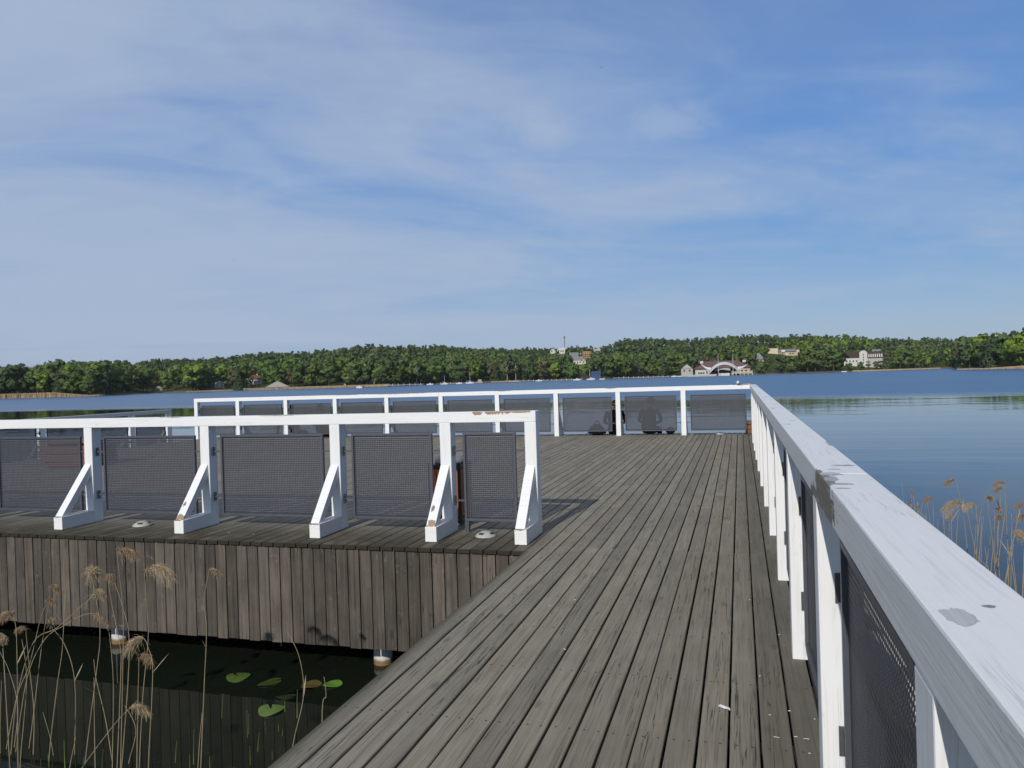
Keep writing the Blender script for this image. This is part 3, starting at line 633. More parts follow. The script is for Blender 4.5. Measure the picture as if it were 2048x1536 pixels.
# ================================================================ reeds, shoots, lily pads
M_stalk = plain('dry_reed_stalk', (.33, .275, .175), .7, .25, .4, 9); M_plume = plain('tan_reed_plume', (.33, .235, .145), .9, .1, .3, 30)
M_plume2 = plain('pale_reed_plume', (.42, .32, .205), .9, .1, .3, 30)
REEDS_L=[
([(-5.22,4.37,-1.30),(-5.13,4.37,-0.78),(-4.96,4.37,-0.36),(-4.74,4.37,-0.24),(-4.54,4.37,-0.09),(-4.40,4.37,0.01)],(0.024, 0.0, 0.053, 0.15)),
([(-5.23,4.41,-1.32),(-5.08,4.41,-0.66),(-4.90,4.41,-0.35),(-4.71,4.41,-0.23),(-4.55,4.41,-0.15),(-4.45,4.41,-0.13)],(0.056, 0.0, -0.022, 0.084)),
([(-5.35,4.43,-1.32),(-5.33,4.43,-1.24),(-5.20,4.43,-0.80),(-5.07,4.43,-0.55),(-4.95,4.43,-0.20),(-4.88,4.43,-0.08)],(0.035, 0.0, 0.037, 0.09)),
([(-5.19,4.48,-1.35),(-5.09,4.48,-0.87),(-5.02,4.48,-0.50),(-4.95,4.48,-0.20),(-4.90,4.48,-0.00)],(0.051, 0.0, 0.056, 0.096)),
([(-5.05,4.41,-1.30),(-5.02,4.41,-0.90),(-5.05,4.41,-0.54),(-5.07,4.41,-0.29)],(-0.049, 0.0, 0.039, 0.09)),
([(-5.32,4.47,-1.32),(-5.24,4.47,-0.92),(-5.31,4.47,-0.64),(-5.40,4.47,-0.49)],None),
([(-4.90,4.16,-1.32),(-4.89,4.16,-1.00),(-4.87,4.16,-0.43),(-4.87,4.16,-0.18),(-4.89,4.16,-0.10)],(-0.05, 0.0, 0.043, 0.15)),
([(-4.80,4.31,-1.32),(-4.77,4.31,-1.06),(-4.68,4.31,-0.59),(-4.63,4.31,-0.36),(-4.59,4.31,0.01),(-4.56,4.31,0.12)],None),
([(-4.74,4.48,-1.32),(-4.73,4.48,-1.16),(-4.71,4.48,-0.66),(-4.79,4.48,-0.40),(-4.92,4.48,-0.27)],(0.021, 0.0, 0.079, 0.12)),
([(-4.55,4.38,-1.32),(-4.53,4.38,-1.15),(-4.41,4.38,-0.54),(-4.37,4.38,-0.32),(-4.37,4.38,-0.13),(-4.40,4.38,0.02),(-4.42,4.38,0.14)],(-0.018, 0.0, 0.062, 0.225)),
([(-4.36,4.46,-1.32),(-4.42,4.46,-0.92),(-4.49,4.46,-0.64),(-4.51,4.46,-0.48)],None),
([(-4.12,4.19,-1.32),(-4.11,4.19,-1.05),(-4.08,4.19,-0.50),(-4.10,4.19,-0.17)],None),
([(-4.20,4.31,-1.32),(-4.19,4.31,-1.16),(-4.13,4.31,-0.49),(-4.13,4.31,-0.30),(-4.19,4.31,-0.01),(-4.21,4.31,0.14)],(0.03, 0.0, 0.069, 0.105)),
([(-4.11,4.24,-1.32),(-4.09,4.24,-1.07),(-4.04,4.24,-0.34),(-4.03,4.24,-0.03),(-4.06,4.24,0.34)],(0.084, 0.0, 0.069, 0.165)),
([(-4.20,4.34,-1.32),(-4.18,4.34,-1.17),(-4.10,4.34,-0.56),(-4.08,4.34,-0.24),(-4.12,4.34,-0.06),(-4.19,4.34,0.13)],None),
([(-4.05,4.35,-1.32),(-4.04,4.35,-1.16),(-3.99,4.35,-0.66),(-3.93,4.35,-0.27),(-3.93,4.35,-0.08),(-3.94,4.35,0.20)],(0.12, 0.0, 0.077, 0.225)),
([(-3.80,4.16,-1.32),(-3.79,4.16,-1.03),(-3.73,4.16,-0.40),(-3.76,4.16,-0.24),(-3.79,4.16,-0.18)],(-0.046, 0.0, -0.003, 0.18)),
([(-3.96,4.23,-1.32),(-3.93,4.23,-0.77),(-3.90,4.23,-0.35)],(0.073, 0.0, 0.06, 0.12)),
([(-4.53,4.25,-1.32),(-4.43,4.25,-1.15),(-4.14,4.25,-0.82),(-4.01,4.25,-0.70)],(0.075, 0.0, 0.034, 0.15)),
([(-3.64,4.47,-1.32),(-3.63,4.47,-1.13),(-3.58,4.47,-0.56),(-3.55,4.47,-0.22),(-3.56,4.47,-0.00),(-3.51,4.47,0.21)],(0.026, 0.0, -0.004, 0.09)),
([(-2.93,4.42,-1.32),(-2.87,4.42,-0.91),(-2.78,4.42,-0.58),(-2.80,4.42,-0.33),(-2.88,4.42,-0.17)],None),
([(-2.55,4.21,-1.32),(-2.52,4.21,-0.57),(-2.49,4.21,-0.47),(-2.50,4.21,-0.35)],None),
([(-4.86,4.43,-1.32),(-4.86,4.43,-1.29),(-4.90,4.43,-1.07),(-4.96,4.43,-0.89)],None),
([(-3.46,4.20,-1.32),(-3.43,4.20,-0.95),(-3.39,4.20,-0.65)],None),
([(-5.31,4.37,-1.32),(-5.30,4.37,-1.02),(-5.27,4.37,-0.66)],None),
([(-5.00,4.19,-1.32),(-5.03,4.19,-0.34),(-5.06,4.19,-0.25)],(0.022, 0.0, 0.002, 0.09)),
([(-4.46,4.15,-1.32),(-4.43,4.15,-1.10),(-4.37,4.15,-0.89)],None),
([(-4.25,4.46,-1.32),(-4.23,4.46,-1.19),(-4.16,4.46,-0.95),(-4.25,4.46,-0.79)],None),
([(-4.95,4.22,-1.32),(-4.94,4.22,-1.13),(-4.86,4.22,-0.57),(-4.89,4.22,-0.28)],None),
([(-4.29,4.22,-1.32),(-4.28,4.22,-0.80),(-4.27,4.22,-0.50)],None)]
REEDS_R=[
([(1.93,7.58,-1.32),(1.87,7.58,-0.19),(1.85,7.58,0.07),(1.83,7.58,0.23),(1.80,7.58,0.41),(1.79,7.58,0.44)],(-0.038, 0.0, 0.007, 0.126)),
([(2.04,7.42,-1.32),(1.90,7.42,-0.23),(1.86,7.42,0.05),(1.83,7.42,0.22),(1.81,7.42,0.26)],(-0.08, 0.0, 0.029, 0.252)),
([(1.62,6.61,-1.32),(1.69,6.61,-0.03),(1.70,6.61,0.15),(1.70,6.61,0.31),(1.69,6.61,0.37)],(-0.032, 0.0, 0.022, 0.14)),
([(1.81,7.55,-1.32),(1.93,7.55,-0.18),(1.96,7.55,0.09),(1.99,7.55,0.27)],None),
([(1.67,6.96,-1.32),(1.77,6.96,0.01),(1.79,6.96,0.32)],None),
([(1.80,7.15,-1.32),(1.86,7.15,-0.17),(1.87,7.15,0.05),(1.89,7.15,0.21)],None),
([(1.63,6.49,-1.32),(1.75,6.49,-0.10),(1.77,6.49,0.08),(1.75,6.49,0.31),(1.74,6.49,0.45)],(0.012, 0.0, 0.026, 0.098)),
([(2.07,7.52,-1.32),(2.06,7.52,-0.37),(2.06,7.52,-0.10),(2.07,7.52,0.16),(2.08,7.52,0.20)],(0.01, 0.0, 0.022, 0.098)),
([(1.81,7.17,-1.32),(1.96,7.17,-0.24),(1.99,7.17,-0.03),(2.00,7.17,0.18)],(0.004, 0.0, 0.043, 0.112)),
([(1.96,7.55,-1.32),(2.11,7.55,-0.15),(2.15,7.55,0.12),(2.16,7.55,0.25),(2.16,7.55,0.41)],(-0.042, 0.0, 0.041, 0.112)),
([(1.97,7.45,-1.32),(2.09,7.45,0.22),(2.11,7.45,0.38)],(-0.032, 0.0, 0.033, 0.112)),
([(1.91,6.62,-1.32),(1.90,6.62,-0.23),(1.90,6.62,0.09),(1.90,6.62,0.40)],None),
([(2.04,6.71,-1.32),(1.98,6.71,-0.29),(1.96,6.71,0.01),(1.97,6.71,0.13)],(0.022, 0.0, 0.034, 0.196)),
([(1.64,6.43,-1.32),(1.84,6.43,-0.10),(1.86,6.43,0.06),(1.88,6.43,0.16)],None),
([(1.99,6.40,-1.32),(1.88,6.40,-0.18),(1.86,6.40,0.01),(1.88,6.40,0.14)],None),
([(1.82,6.29,-1.32),(1.89,6.29,-0.22),(1.91,6.29,0.13)],None),
([(1.50,6.62,-1.32),(1.75,6.62,-0.10),(1.79,6.62,0.15)],None),
([(2.00,7.04,-1.32),(1.88,7.04,-0.19),(1.86,7.04,-0.02)],None),
([(1.35,6.21,-1.32),(1.46,6.21,0.16),(1.48,6.21,0.37)],None),
([(1.65,7.15,-1.32),(1.65,7.15,0.01),(1.65,7.15,0.15),(1.65,7.15,0.19)],(-0.022, 0.0, 0.043, 0.098)),
([(2.15,9.68,-1.32),(2.10,9.68,-0.39),(2.09,9.68,-0.28)],None),
([(2.01,9.62,-1.32),(2.04,9.62,-0.32),(2.04,9.62,-0.05)],(-0.044, 0.0, 0.029, 0.112)),
([(2.30,10.64,-1.32),(2.22,10.64,-0.49),(2.19,10.64,-0.22)],(-0.019, 0.0, 0.032, 0.098)),
([(1.77,9.96,-1.32),(1.98,9.96,-0.28),(2.01,9.96,-0.12)],None),
([(1.97,9.63,-1.32),(1.97,9.63,-0.27),(1.97,9.63,-0.08)],None),
([(1.98,9.96,-1.32),(1.92,9.96,-0.22),(1.91,9.96,-0.06)],None),
([(1.95,10.41,-1.32),(1.97,10.41,-0.23),(1.97,10.41,-0.04)],(0.009, 0.0, -0.032, 0.056)),
([(1.73,9.11,-1.32),(1.65,9.11,0.02),(1.64,9.11,0.21)],None),
([(2.22,10.95,-1.32),(2.07,10.95,-0.41),(2.06,10.95,-0.33)],(-0.02, 0.0, 0.023, 0.112)),
([(1.86,9.05,-1.32),(1.78,9.05,-0.10),(1.78,9.05,-0.05)],(-0.004, 0.0, 0.014, 0.084)),
([(2.14,7.25,-1.32),(2.22,7.25,0.21),(2.22,7.25,0.29)],(-0.028, 0.0, 0.01, 0.112)),
([(2.28,7.38,-1.32),(2.26,7.38,0.10),(2.26,7.38,0.17)],(-0.041, 0.0, 0.018, 0.112)),
([(1.52,6.22,-1.32),(1.84,6.22,0.28),(1.86,6.22,0.36)],None),
([(2.08,7.30,-1.32),(2.13,7.30,0.07),(2.13,7.30,0.17)],None),
([(1.91,6.71,-1.32),(1.87,6.71,-0.19),(1.86,6.71,0.00),(1.86,6.71,0.17)],None),
([(1.96,7.01,-1.32),(1.94,7.01,-0.24),(1.94,7.01,0.01),(1.95,7.01,0.15)],None),
([(1.72,6.21,-1.32),(1.78,6.21,-0.15),(1.79,6.21,0.02),(1.79,6.21,0.17)],None),
([(1.49,6.26,-1.32),(1.62,6.26,0.09),(1.64,6.26,0.35)],None),
([(1.50,6.45,-1.32),(1.44,6.45,0.20),(1.44,6.45,0.26)],None),
([(1.68,7.54,-1.32),(1.72,7.54,-0.04),(1.73,7.54,0.08)],None)]
SHOOTS=[(-4.57,4.24,0.23,0.00),(-4.45,4.27,0.11,0.01),(-4.32,4.30,0.17,0.02),(-3.91,4.54,0.16,0.02),(-3.70,4.44,0.13,0.00),(-3.76,4.55,0.25,0.01),(-3.56,4.47,0.12,0.00),(-3.39,4.51,0.04,0.01),(-4.75,4.28,0.09,-0.01),(-4.75,4.20,0.10,0.01),(-3.66,5.04,0.16,0.01),(-4.05,5.24,0.20,0.02),(-3.63,4.99,0.21,-0.00),(-3.43,4.82,0.14,0.02),(-3.52,5.07,0.10,-0.01),(-3.46,5.14,0.06,-0.00),(-3.45,5.38,0.23,0.01),(-3.56,4.47,0.13,0.02),(-3.40,4.51,0.05,-0.00),(-3.39,5.07,0.06,0.01),(-3.25,4.74,0.06,0.00),(-3.61,5.46,0.09,-0.00),(-3.36,4.64,0.13,0.00)]

def smoothline(pts, n=5):
    pts = [Vector(p) for p in pts]; out = []
    for i in range(len(pts)-1):
        p0, p1, p2, p3 = pts[max(i-1, 0)], pts[i], pts[i+1], pts[min(i+2, len(pts)-1)]
        for k in range(n):
            t = k/n; out.append(.5*((2*p1)+(p2-p0)*t+(2*p0-5*p1+4*p2-p3)*t*t+(3*p1-p0-3*p2+p3)*t*t*t))
    out.append(pts[-1]); return out
def plume(tip, off, size, mtl, parent):
    off = Vector((off[0], off[1]+random.uniform(-.02, .02), off[2])); V = []; F = []; size *= 1.0
    d = off.normalized() if off.length > .01 else Vector((1, 0, .2)).normalized(); L = max(off.length*1.9, size*.75)
    if d.z > -.5: d = (d+Vector((0, 0, .35))).normalized()
    axis = [tip+d*(L*t)+Vector((0, 0, -L*.75*t*t)) for t in np.linspace(0, 1, 9)]; flat = Vector((random.gauss(0, .3), random.gauss(0, 1), random.gauss(0, .2))).normalized()
    for k in range(340):
        t = random.random()**.9; i = min(int(t*8), 7); b = axis[i].lerp(axis[i+1], t*8-i); tg = (axis[i+1]-axis[i]).normalized()
        ln = size*random.uniform(.22, .60)*(1-.40*t); sw = Vector((random.gauss(0, .40), random.gauss(0, .40), random.gauss(0, .30)))
        dr = (tg*.65+sw).normalized(); wv = dr.cross(Vector((random.gauss(0, 1), random.gauss(0, 1), .2))).normalized()*random.uniform(.0009, .0018)
        k0 = len(V)
        for s in range(5):
            u_ = s/4; p = b+dr*ln*u_+Vector((0, 0, -.62*ln*u_*u_)); tw = 1-.6*u_; V += [p-wv*tw, p+wv*tw]
        for s in range(4): F.append((k0+2*s, k0+2*s+1, k0+2*s+3, k0+2*s+2))
    return link('plume', fastmesh('plume', [v[:] for v in V], F, mtl), parent)
def reeds(lst, where, grp):
    pl = sorted([r for r in lst if r[1]], key=lambda r: math.atan2(r[0][-1][0], r[0][-1][1])); ba = sorted([r for r in lst if not r[1]], key=lambda r: math.atan2(r[0][-1][0], r[0][-1][1]))
    for kind, L in (('plumed', pl), ('bare', ba)):
        for i, (pts, pe) in enumerate(L):
            lab = ('dry reed with tan plume %s, %s plumed reed from the left' if pe else 'bare dry reed stalk %s, %s bare stalk from the left') % (where, nth(i))
            t = thing('reed', lab, 'reed', pts[0], 0, grp)
            P = [Vector(p)-Vector(pts[0]) for p in pts]; sm = smoothline(P); n = len(sm)
            MB().tube([q[:] for q in sm], [.0034*(1-.6*k/n)*random.uniform(.8, 1.1) for k in range(n)], 5).build('stalk', M_stalk, t)
            if random.random() < .4 and n > 6:
                q = sm[n//2]; a = random.uniform(0, 6.28); dd = Vector((math.cos(a), math.sin(a), .9))*.11; wv = Vector((-math.sin(a), math.cos(a), 0))*.004
                MB().add([(q-wv)[:], (q+wv)[:], (q+dd*.6+wv)[:], (q+dd)[:], (q+dd*.6-wv)[:]], [(0, 1, 2, 3, 4)]).build('dry_leaf', M_stalk, t)
            if pe: plume(sm[-1], pe[:3], pe[3]*(.85 if 'right' in where else 1), random.choice([M_plume, M_plume, M_plume2]), t)
reeds(REEDS_L, 'before the cladding', 'dry reeds in the water beside the walkway')
reeds(REEDS_R, 'beyond the right railing', 'dry reeds beyond the right railing')
M_shoot = plain('young_green_reed', (.13, .19, .055), .6, .3, .3, 14)
for i, (x, y, h, dx_) in enumerate(SHOOTS):
    V = []; w_ = random.uniform(.004, .007); a = random.uniform(0, 3)
    for k in range(5):
        t_ = k/4; c = Vector((dx_*t_*t_*1.2, 0, -.15+(h+.15)*t_)); ww = w_*(1-t_*.95); V += [(c.x-ww*math.cos(a), -ww*math.sin(a), c.z), (c.x+ww*math.cos(a), ww*math.sin(a), c.z), (c.x+.002, .003, c.z)]
    F = []
    for k in range(4): b = 3*k; F += [(b, b+1, b+4, b+3), (b+1, b+2, b+5, b+4), (b+2, b, b+3, b+5)]
    o = MB().add(V, F).build('reed_shoot', M_shoot); o.location = (x, y, WZ)
    tag(o, 'thin green reed shoot rising from the dark water beside the walkway', 'reed shoot', 'young green reed shoots in the dark water')
def f_pad(c):
    def fn(g):
        tc = g.n('ShaderNodeTexCoord').outputs['Object']; x, y, z = g.xyz(tc)
        a = g.m('ARCTAN2', y, x); vein = g.ramp(g.m('ABSOLUTE', g.m('SINE', g.m('MULTIPLY', a, 9))), .0, .12, 1, 0)
        n = g.noise(tc, 14, 4); col = g.mix(n, [q*.7 for q in c], [q*1.3 for q in c]); col = g.mix(g.m('MULTIPLY', vein, .35), col, [q*1.7 for q in c])
        return pbr(g, col, .35, .5, bump(g, n, .004))
    return mat('lily_leaf', fn)
for (x, y, r, sq, a, sub, c, lab) in [(-4.457, 6.021, .115, .9, 2.5, .004, (.085, .135, .03), 'olive green lily pad floating nearest the left, notch towards the viewer'), (-4.09, 5.97, .105, .6, .9, .003, (.045, .075, .015), 'dark narrow lily pad tilted half under the water'), (-3.695, 6.004, .090, .9, 4.0, .004, (.115, .085, .028), 'brownish lily pad left of the bright green one'), (-3.512, 6.054, .085, .85, 3.6, .006, (.115, .25, .04), 'small bright green lily pad closest to the walkway'), (-3.74, 5.46, .110, .95, 2.2, .006, (.12, .19, .05), 'pale green lily pad nearest the viewer with ragged left side'), (-3.77, 5.72, .085, .5, .3, .003, (.028, .045, .012), 'dim dark lily pad lying just under the water surface')]:
    n = 36; V = [(0, 0, .004)]
    for k in range(n+1):
        an = .16+(2*math.pi-.32)*k/n; rr = r*(1+.05*math.sin(an*3)+random.uniform(-.015, .015)); V.append((rr*math.cos(an), rr*sq*math.sin(an), .004+.006*math.sin(an*2)))
    V2 = [(q[0], q[1], q[2]-.004) for q in V]; N_ = n+2
    F = [(0, k+1, k+2) for k in range(n)]+[(N_, N_+k+2, N_+k+1) for k in range(n)]+[(k+1, N_+k+1, N_+k+2, k+2) for k in range(n)]
    o = MB().add(V+V2, F).build('lily_pad', f_pad(c)); o.location = (x, y, WZ+sub); o.rotation_euler = (0, 0, a); tag(o, lab, 'lily pad', 'lily pads beside the walkway')

# ================================================================ far shore: buildings, boats, jetties
def at(b, r, z): X, Y = xy(b, r); return (float(X), float(Y), float(z))
M_cream = plain('cream_render', (.56, .50, .38), .8, .2, .05, .5); M_white = plain('white_render', (.56, .55, .51), .8, .2, .05, .5); M_yellow = plain('pale_yellow_render', (.60, .50, .34), .8, .2, .05, .5)
M_redroof = plain('red_roof_tiles', (.16, .062, .045), .8, .2, .25, 1.5); M_brroof = plain('reddish_brown_metal_roof', (.15, .082, .068), .6, .3, .15, .6); M_grroof = plain('grey_roof_sheets', (.19, .20, .20), .7, .3, .2, 1.2)
M_glass = plain('window_glass', (.03, .035, .04), .15, .6, .2, 1); M_timber = plain('dark_brown_timber', (.055, .040, .030), .8, .2, .25, 1.5); M_beige = plain('beige_render', (.46, .36, .26), .8, .2, .1, .5)
M_orangeb = plain('orange_brown_render', (.48, .27, .13), .8, .2, .1, .5); M_blue = plain('blue_sheet_cladding', (.045, .075, .17), .6, .3, .15, 1.0); M_memb = plain('white_tent_membrane', (.62, .62, .61), .6, .3, .05, .4)
M_gr = plain('dark_grey_interior', (.10, .10, .105), .8, .2, .15, .6); M_conc = plain('pale_concrete', (.42, .40, .36), .85, .2, .15, .7); M_pl = plain('pale_painted_pole', (.62, .62, .60), .5, .3, .1, 2)
CLEAR = []      # (bearing from, bearing to, distance, lowest sight line kept free)
def clear(b, w_, r, z, pad=.15, back=16):
    a = math.degrees(w_/2/r)+pad; CLEAR.append((b-a, b+a, r, (z-1.45)/r, back))
def house(name, label, cat, b, r, z0, W, Dp, H, roof, rh, wallm, roofm, rz=0.0, wins=(), winsz=(1.0, 1.3), chim=False, keep=0.28, over=.4, group=None):
    t = thing(name, label, cat, at(b, r, z0), -math.radians(b)+rz, group)
    MB().box(-W/2, W/2, 0, Dp, -7, H).build('wall', wallm, t)
    o = over; m = MB()
    if roof == 'hip':
        q = min(Dp/2, W/2)*.8
        m.hexa([(-W/2-o, -o, H+.02), (W/2+o, -o, H+.02), (W/2+o, Dp+o, H+.02), (-W/2-o, Dp+o, H+.02)], [(-W/2+q, Dp/2-.1, H+rh), (W/2-q, Dp/2-.1, H+rh), (W/2-q, Dp/2+.1, H+rh), (-W/2+q, Dp/2+.1, H+rh)])
    elif roof == 'flat': m.box(-W/2-.2, W/2+.2, -.2, Dp+.2, H+.02, H+rh)
    elif roof == 'ridge':      # ridge along the front
        m.add([(-W/2-o, -o, H), (W/2+o, -o, H), (W/2+o, Dp+o, H), (-W/2-o, Dp+o, H), (-W/2-o, Dp/2, H+rh), (W/2+o, Dp/2, H+rh)], [(0, 1, 5, 4), (2, 3, 4, 5), (0, 4, 3), (1, 2, 5), (0, 3, 2, 1)])
        MB().add([(-W/2+.02, .1, H), (-W/2+.02, Dp-.1, H), (-W/2+.02, Dp/2, H+rh-.3), (-W/2-.03, .1, H), (-W/2-.03, Dp-.1, H), (-W/2-.03, Dp/2, H+rh-.3)], [(0, 1, 2), (3, 5, 4), (0, 3, 4, 1), (1, 4, 5, 2), (2, 5, 3, 0)])
    else:                      # gable end towards the lake
        m.add([(-W/2-o, -o, H), (W/2+o, -o, H), (W/2+o, Dp+o, H), (-W/2-o, Dp+o, H), (0, -o, H+rh), (0, Dp+o, H+rh)], [(1, 2, 5, 4), (3, 0, 4, 5), (0, 1, 4), (2, 3, 5), (0, 3, 2, 1)])
        MB().add([(-W/2+.3, -o-.03, H+.05), (W/2-.3, -o-.03, H+.05), (0, -o-.03, H+rh-.3), (-W/2+.3, -o+.03, H+.05), (W/2-.3, -o+.03, H+.05), (0, -o+.03, H+rh-.3)], [(0, 1, 2), (3, 5, 4), (0, 3, 4, 1), (1, 4, 5, 2), (2, 5, 3, 0)]).build('gable', wallm, t)
    rf = m.build('roof', roofm, t)
    if chim: MB().box(W*.15, W*.15+.6, Dp/2-.3, Dp/2+.3, H, H+rh+.8).build('chimney', wallm, rf)
    wm = None
    for (x, z) in wins:
        if wm is None: wm = MB().box(-winsz[0]/2, winsz[0]/2, -.05, .06, 0, winsz[1]).mesh('window', M_glass)
        link('window', wm, t, 0, (x, 0, z))
    clear(b, W, r, z0+keep*H); return t
grid = lambda xs, zs: [(x, z) for z in zs for x in xs]
# lakeside events hall with a tented stage in front
t = house('events_hall', 'broad low hall with reddish brown hipped roofs behind the white tented stage', 'building', -1.15, 586, -.4, 39, 22, 4.6, 'hip', 5.6, M_beige, M_brroof, wins=grid((-17, -14.4, -11.8, 13.5, 16.5), (1.2,)), winsz=(1.6, 1.6), over=1.2)
for s, nm in ((-.38, 1), (.40, 2)): MB().box(s*39-1.2, s*39+1.2, 8, 10, 8.6, 10.3).build('skylight', M_white, t)
st = thing('tented_stage', 'white arched membrane canopy over an open lakeside stage', 'stage', at(-1.02, 552, -.5), R_(1.02))
V = []; n, mm = 28, 8
for th_ in (0, -.12):
    for j in range(mm+1):
        for i in range(n+1):
            u = -1+2*i/n; v_ = j/mm
            hgt = 6.6*(1-abs(u)**2.1)+.8
            V.append((u*(10.4+1.5*v_), 0+9*v_, hgt+1.5*v_**.7*(1-.6*u*u)+th_))
N1 = (n+1)*(mm+1); F = []
for j in range(mm):
    for i in range(n):
        a = j*(n+1)+i; F += [(a, a+1, a+n+2, a+n+1), (N1+a, N1+a+n+1, N1+a+n+2, N1+a+1)]
MB().add(V, F).build('membrane', M_memb, st, smooth=True)
for s in (-1, 1):
    V = []; k = 10
    tipx, tipz = (16.4, 8.8) if s < 0 else (15.8, 7.2)
    for i in range(k+1):
        t_ = i/k; w0 = 2.6*(1-t_)**1.3+.10
        x = s*(8.9+(tipx-8.9)*t_); z = 3.9+(tipz-3.9)*(t_**1.7)
        V += [(x, .2+1.5*t_, z+w0*.55), (x, .2+1.5*t_, z-w0*.62), (x, 1.4+1.5*t_, z+w0*.55), (x, 1.4+1.5*t_, z-w0*.62)]
    F = []
    for i in range(k):
        b = 4*i; F += [(b, b+1, b+5, b+4), (b+2, b+6, b+7, b+3), (b, b+4, b+6, b+2), (b+1, b+3, b+7, b+5)]
    F += [(0, 2, 3, 1), (4*k, 4*k+1, 4*k+3, 4*k+2)]
    MB().add(V, F).build('wing', M_memb, st, smooth=True)
    MB().tube([(s*10.5, -.1, -3), (s*10.5, -.1, 3.3)], .25, 8).build('pylon', M_pl, st)
arc = [(u*10.5, -.25, 6.6*(1-abs(u)**2.1)+.6) for u in np.linspace(-1, 1, 24)]
MB().tube(arc, .28, 8).build('arch_rib', M_pl, st, smooth=True)
MB().box(-9.8, 9.8, 8.6, 8.9, -1, 4.8).build('back_wall', M_gr, st); MB().box(-10.5, 10.5, .6, 8.5, -1.2, .9).build('stage_floor', M_timber, st)
V = [(u*6.5, 3.5, 5.2-1.4*u*u) for u in np.linspace(-1, .6, 12)]+[(u*6.5, 3.5, 3.6-1.1*abs(u+.2)) for u in np.linspace(-1, .6, 12)]
V += [(x, y+.1, z) for x, y, z in V]
F = [(i, i+1, 13+i, 12+i) for i in range(11)]+[(24+i, 36+i, 37+i, 25+i) for i in range(11)]
MB().add(V, F).build('inner_sail', M_conc, st)
MB().box(-3.5, 3.5, -2.6, -2.3, -1.2, 1.1).build('stage_apron', M_white, st)
clear(-1.0, 34, 552, 0)
for b, r, lab in ((-1.43, 538, 'tall thin pale flagpole in front of the tented stage, left one'), (-.41, 538, 'tall thin pale flagpole in front of the tented stage, right one')):
    t = thing('flagpole', lab, 'flagpole', at(b, r, -.6)); MB().tube([(0, 0, -1), (0, 0, 7), (0, 0, 14.2)], [.15, .12, .07], 8).build('pole', M_pl, t); MB().ell((0, 0, 14.3), (.16, .16, .16)).build('finial', M_pl, t)
t = thing('terrace', 'timber lakeside terrace on pale posts right of the tented stage', 'terrace', at(.35, 545, WZ), -R_(.35))
MB().box(-9, 6, 0, 7, 1.2, 1.45).build('floor', M_conc, t)
for i in range(6): MB().tube([(-8+i*2.6, -.2, -1), (-8+i*2.6, -.2, 3.2)], .22, 8).build('post', M_pl, t)
for i in range(5): MB().box(-7.7+i*2.6, -5.7+i*2.6, .3, .4, 1.45, 2.7).build('parapet_panel', M_beige, t)
clear(.35, 16, 545, 0)
t = house('kiosk', 'small white flat roofed kiosk at the water left of the tented stage', 'building', -2.62, 556, -.6, 6.5, 5, 3.2, 'flat', .35, M_white, M_white, wins=[(-1.6, 1), (0, 1), (1.6, 1)], winsz=(1.2, 1.3))
house('boat_storehouse', 'narrow grey brown house with pale gable left of the hall', 'building', -3.62, 598, -.2, 8.5, 9, 5.0, 'gable', 3.6, M_conc, M_timber, wins=[(-2, 2.6), (2, 2.6)], winsz=(1.2, 1.5))
t = thing('lake_wall', 'low pale concrete quay wall in front of the hall', 'wall', at(-2.2, 544, WZ), R_(2.2)); MB().box(-13, 6, 0, 1.2, -1, 1.15).build('wall_face', M_conc, t); MB().box(-13.1, 6.1, -.1, 1.3, 1.153, 1.3).build('coping', M_pl, t)
clear(-2.6, 26, 548, 0)
# hotels above the trees on the right
t = house('hotel', 'pale yellow block shaped hotel with a grey roofed middle wing', 'building', 2.24, 745, 11, 10.4, 12, 10.2, 'flat', .4, M_yellow, M_cream, keep=.30)
MB().box(5.25, 21, 3, 14, -7, 7.2).build('wall', M_beige, t); MB().hexa([(5.0, 2, 7.22), (21.2, 2, 7.22), (21.2, 15, 7.22), (5.0, 15, 7.22)], [(5.6, 7, 9.6), (20.6, 7, 9.6), (20.6, 10, 9.6), (5.6, 10, 9.6)]).build('roof', M_grroof, t)
MB().box(21.02, 28.0, 0, 12, -7, 8.6).build('wall', M_cream, t); MB().box(20.8, 28.2, -.3, 12.3, 8.62, 9.6).build('roof', M_brroof, t)
MB().hexa([(8.0, 1.9, 6.9), (11.2, 1.9, 6.9), (11.2, 3.4, 6.9), (8.0, 3.4, 6.9)], [(8.3, 2.6, 8.6), (11.2, 2.6, 8.6), (11.2, 3.5, 8.9), (8.3, 3.5, 8.9)]).build('dormer', M_white, t)
wm = MB().box(-.5, .5, -.05, .06, 0, 1.3).mesh('window', M_glass)
for x, z in grid((7, 9.2, 11.4, 13.6, 15.8, 18), (1.5, 4.6)): link('window', wm, t, 0, (x, 3, z))
for x, z in grid((22.5, 24.5, 26.5), (2, 5.2)): link('window', wm, t, 0, (x, 0, z))
for x, z in grid((13.8, 14.6), (1.0, 4.0)): pass
MB().box(11.3, 14.0, 1.6, 2.95, 0, 6.0).build('balcony_bay', M_yellow, t)
clear(3.1, 28, 745, 14.5)
t = house('hotel', 'white guest house with dark slatted roofs and tall gable above the lake', 'building', 7.35, 655, 4.2, 11, 11, 5.0, 'ridge', 5.4, M_white, M_timber, keep=.30, wins=grid((-3.5, -1.2, 1.2, 3.5), (1.8,)))
MB().box(5.52, 11.0, -1.5, 9, -8, 9.0).build('wall', M_white, t)
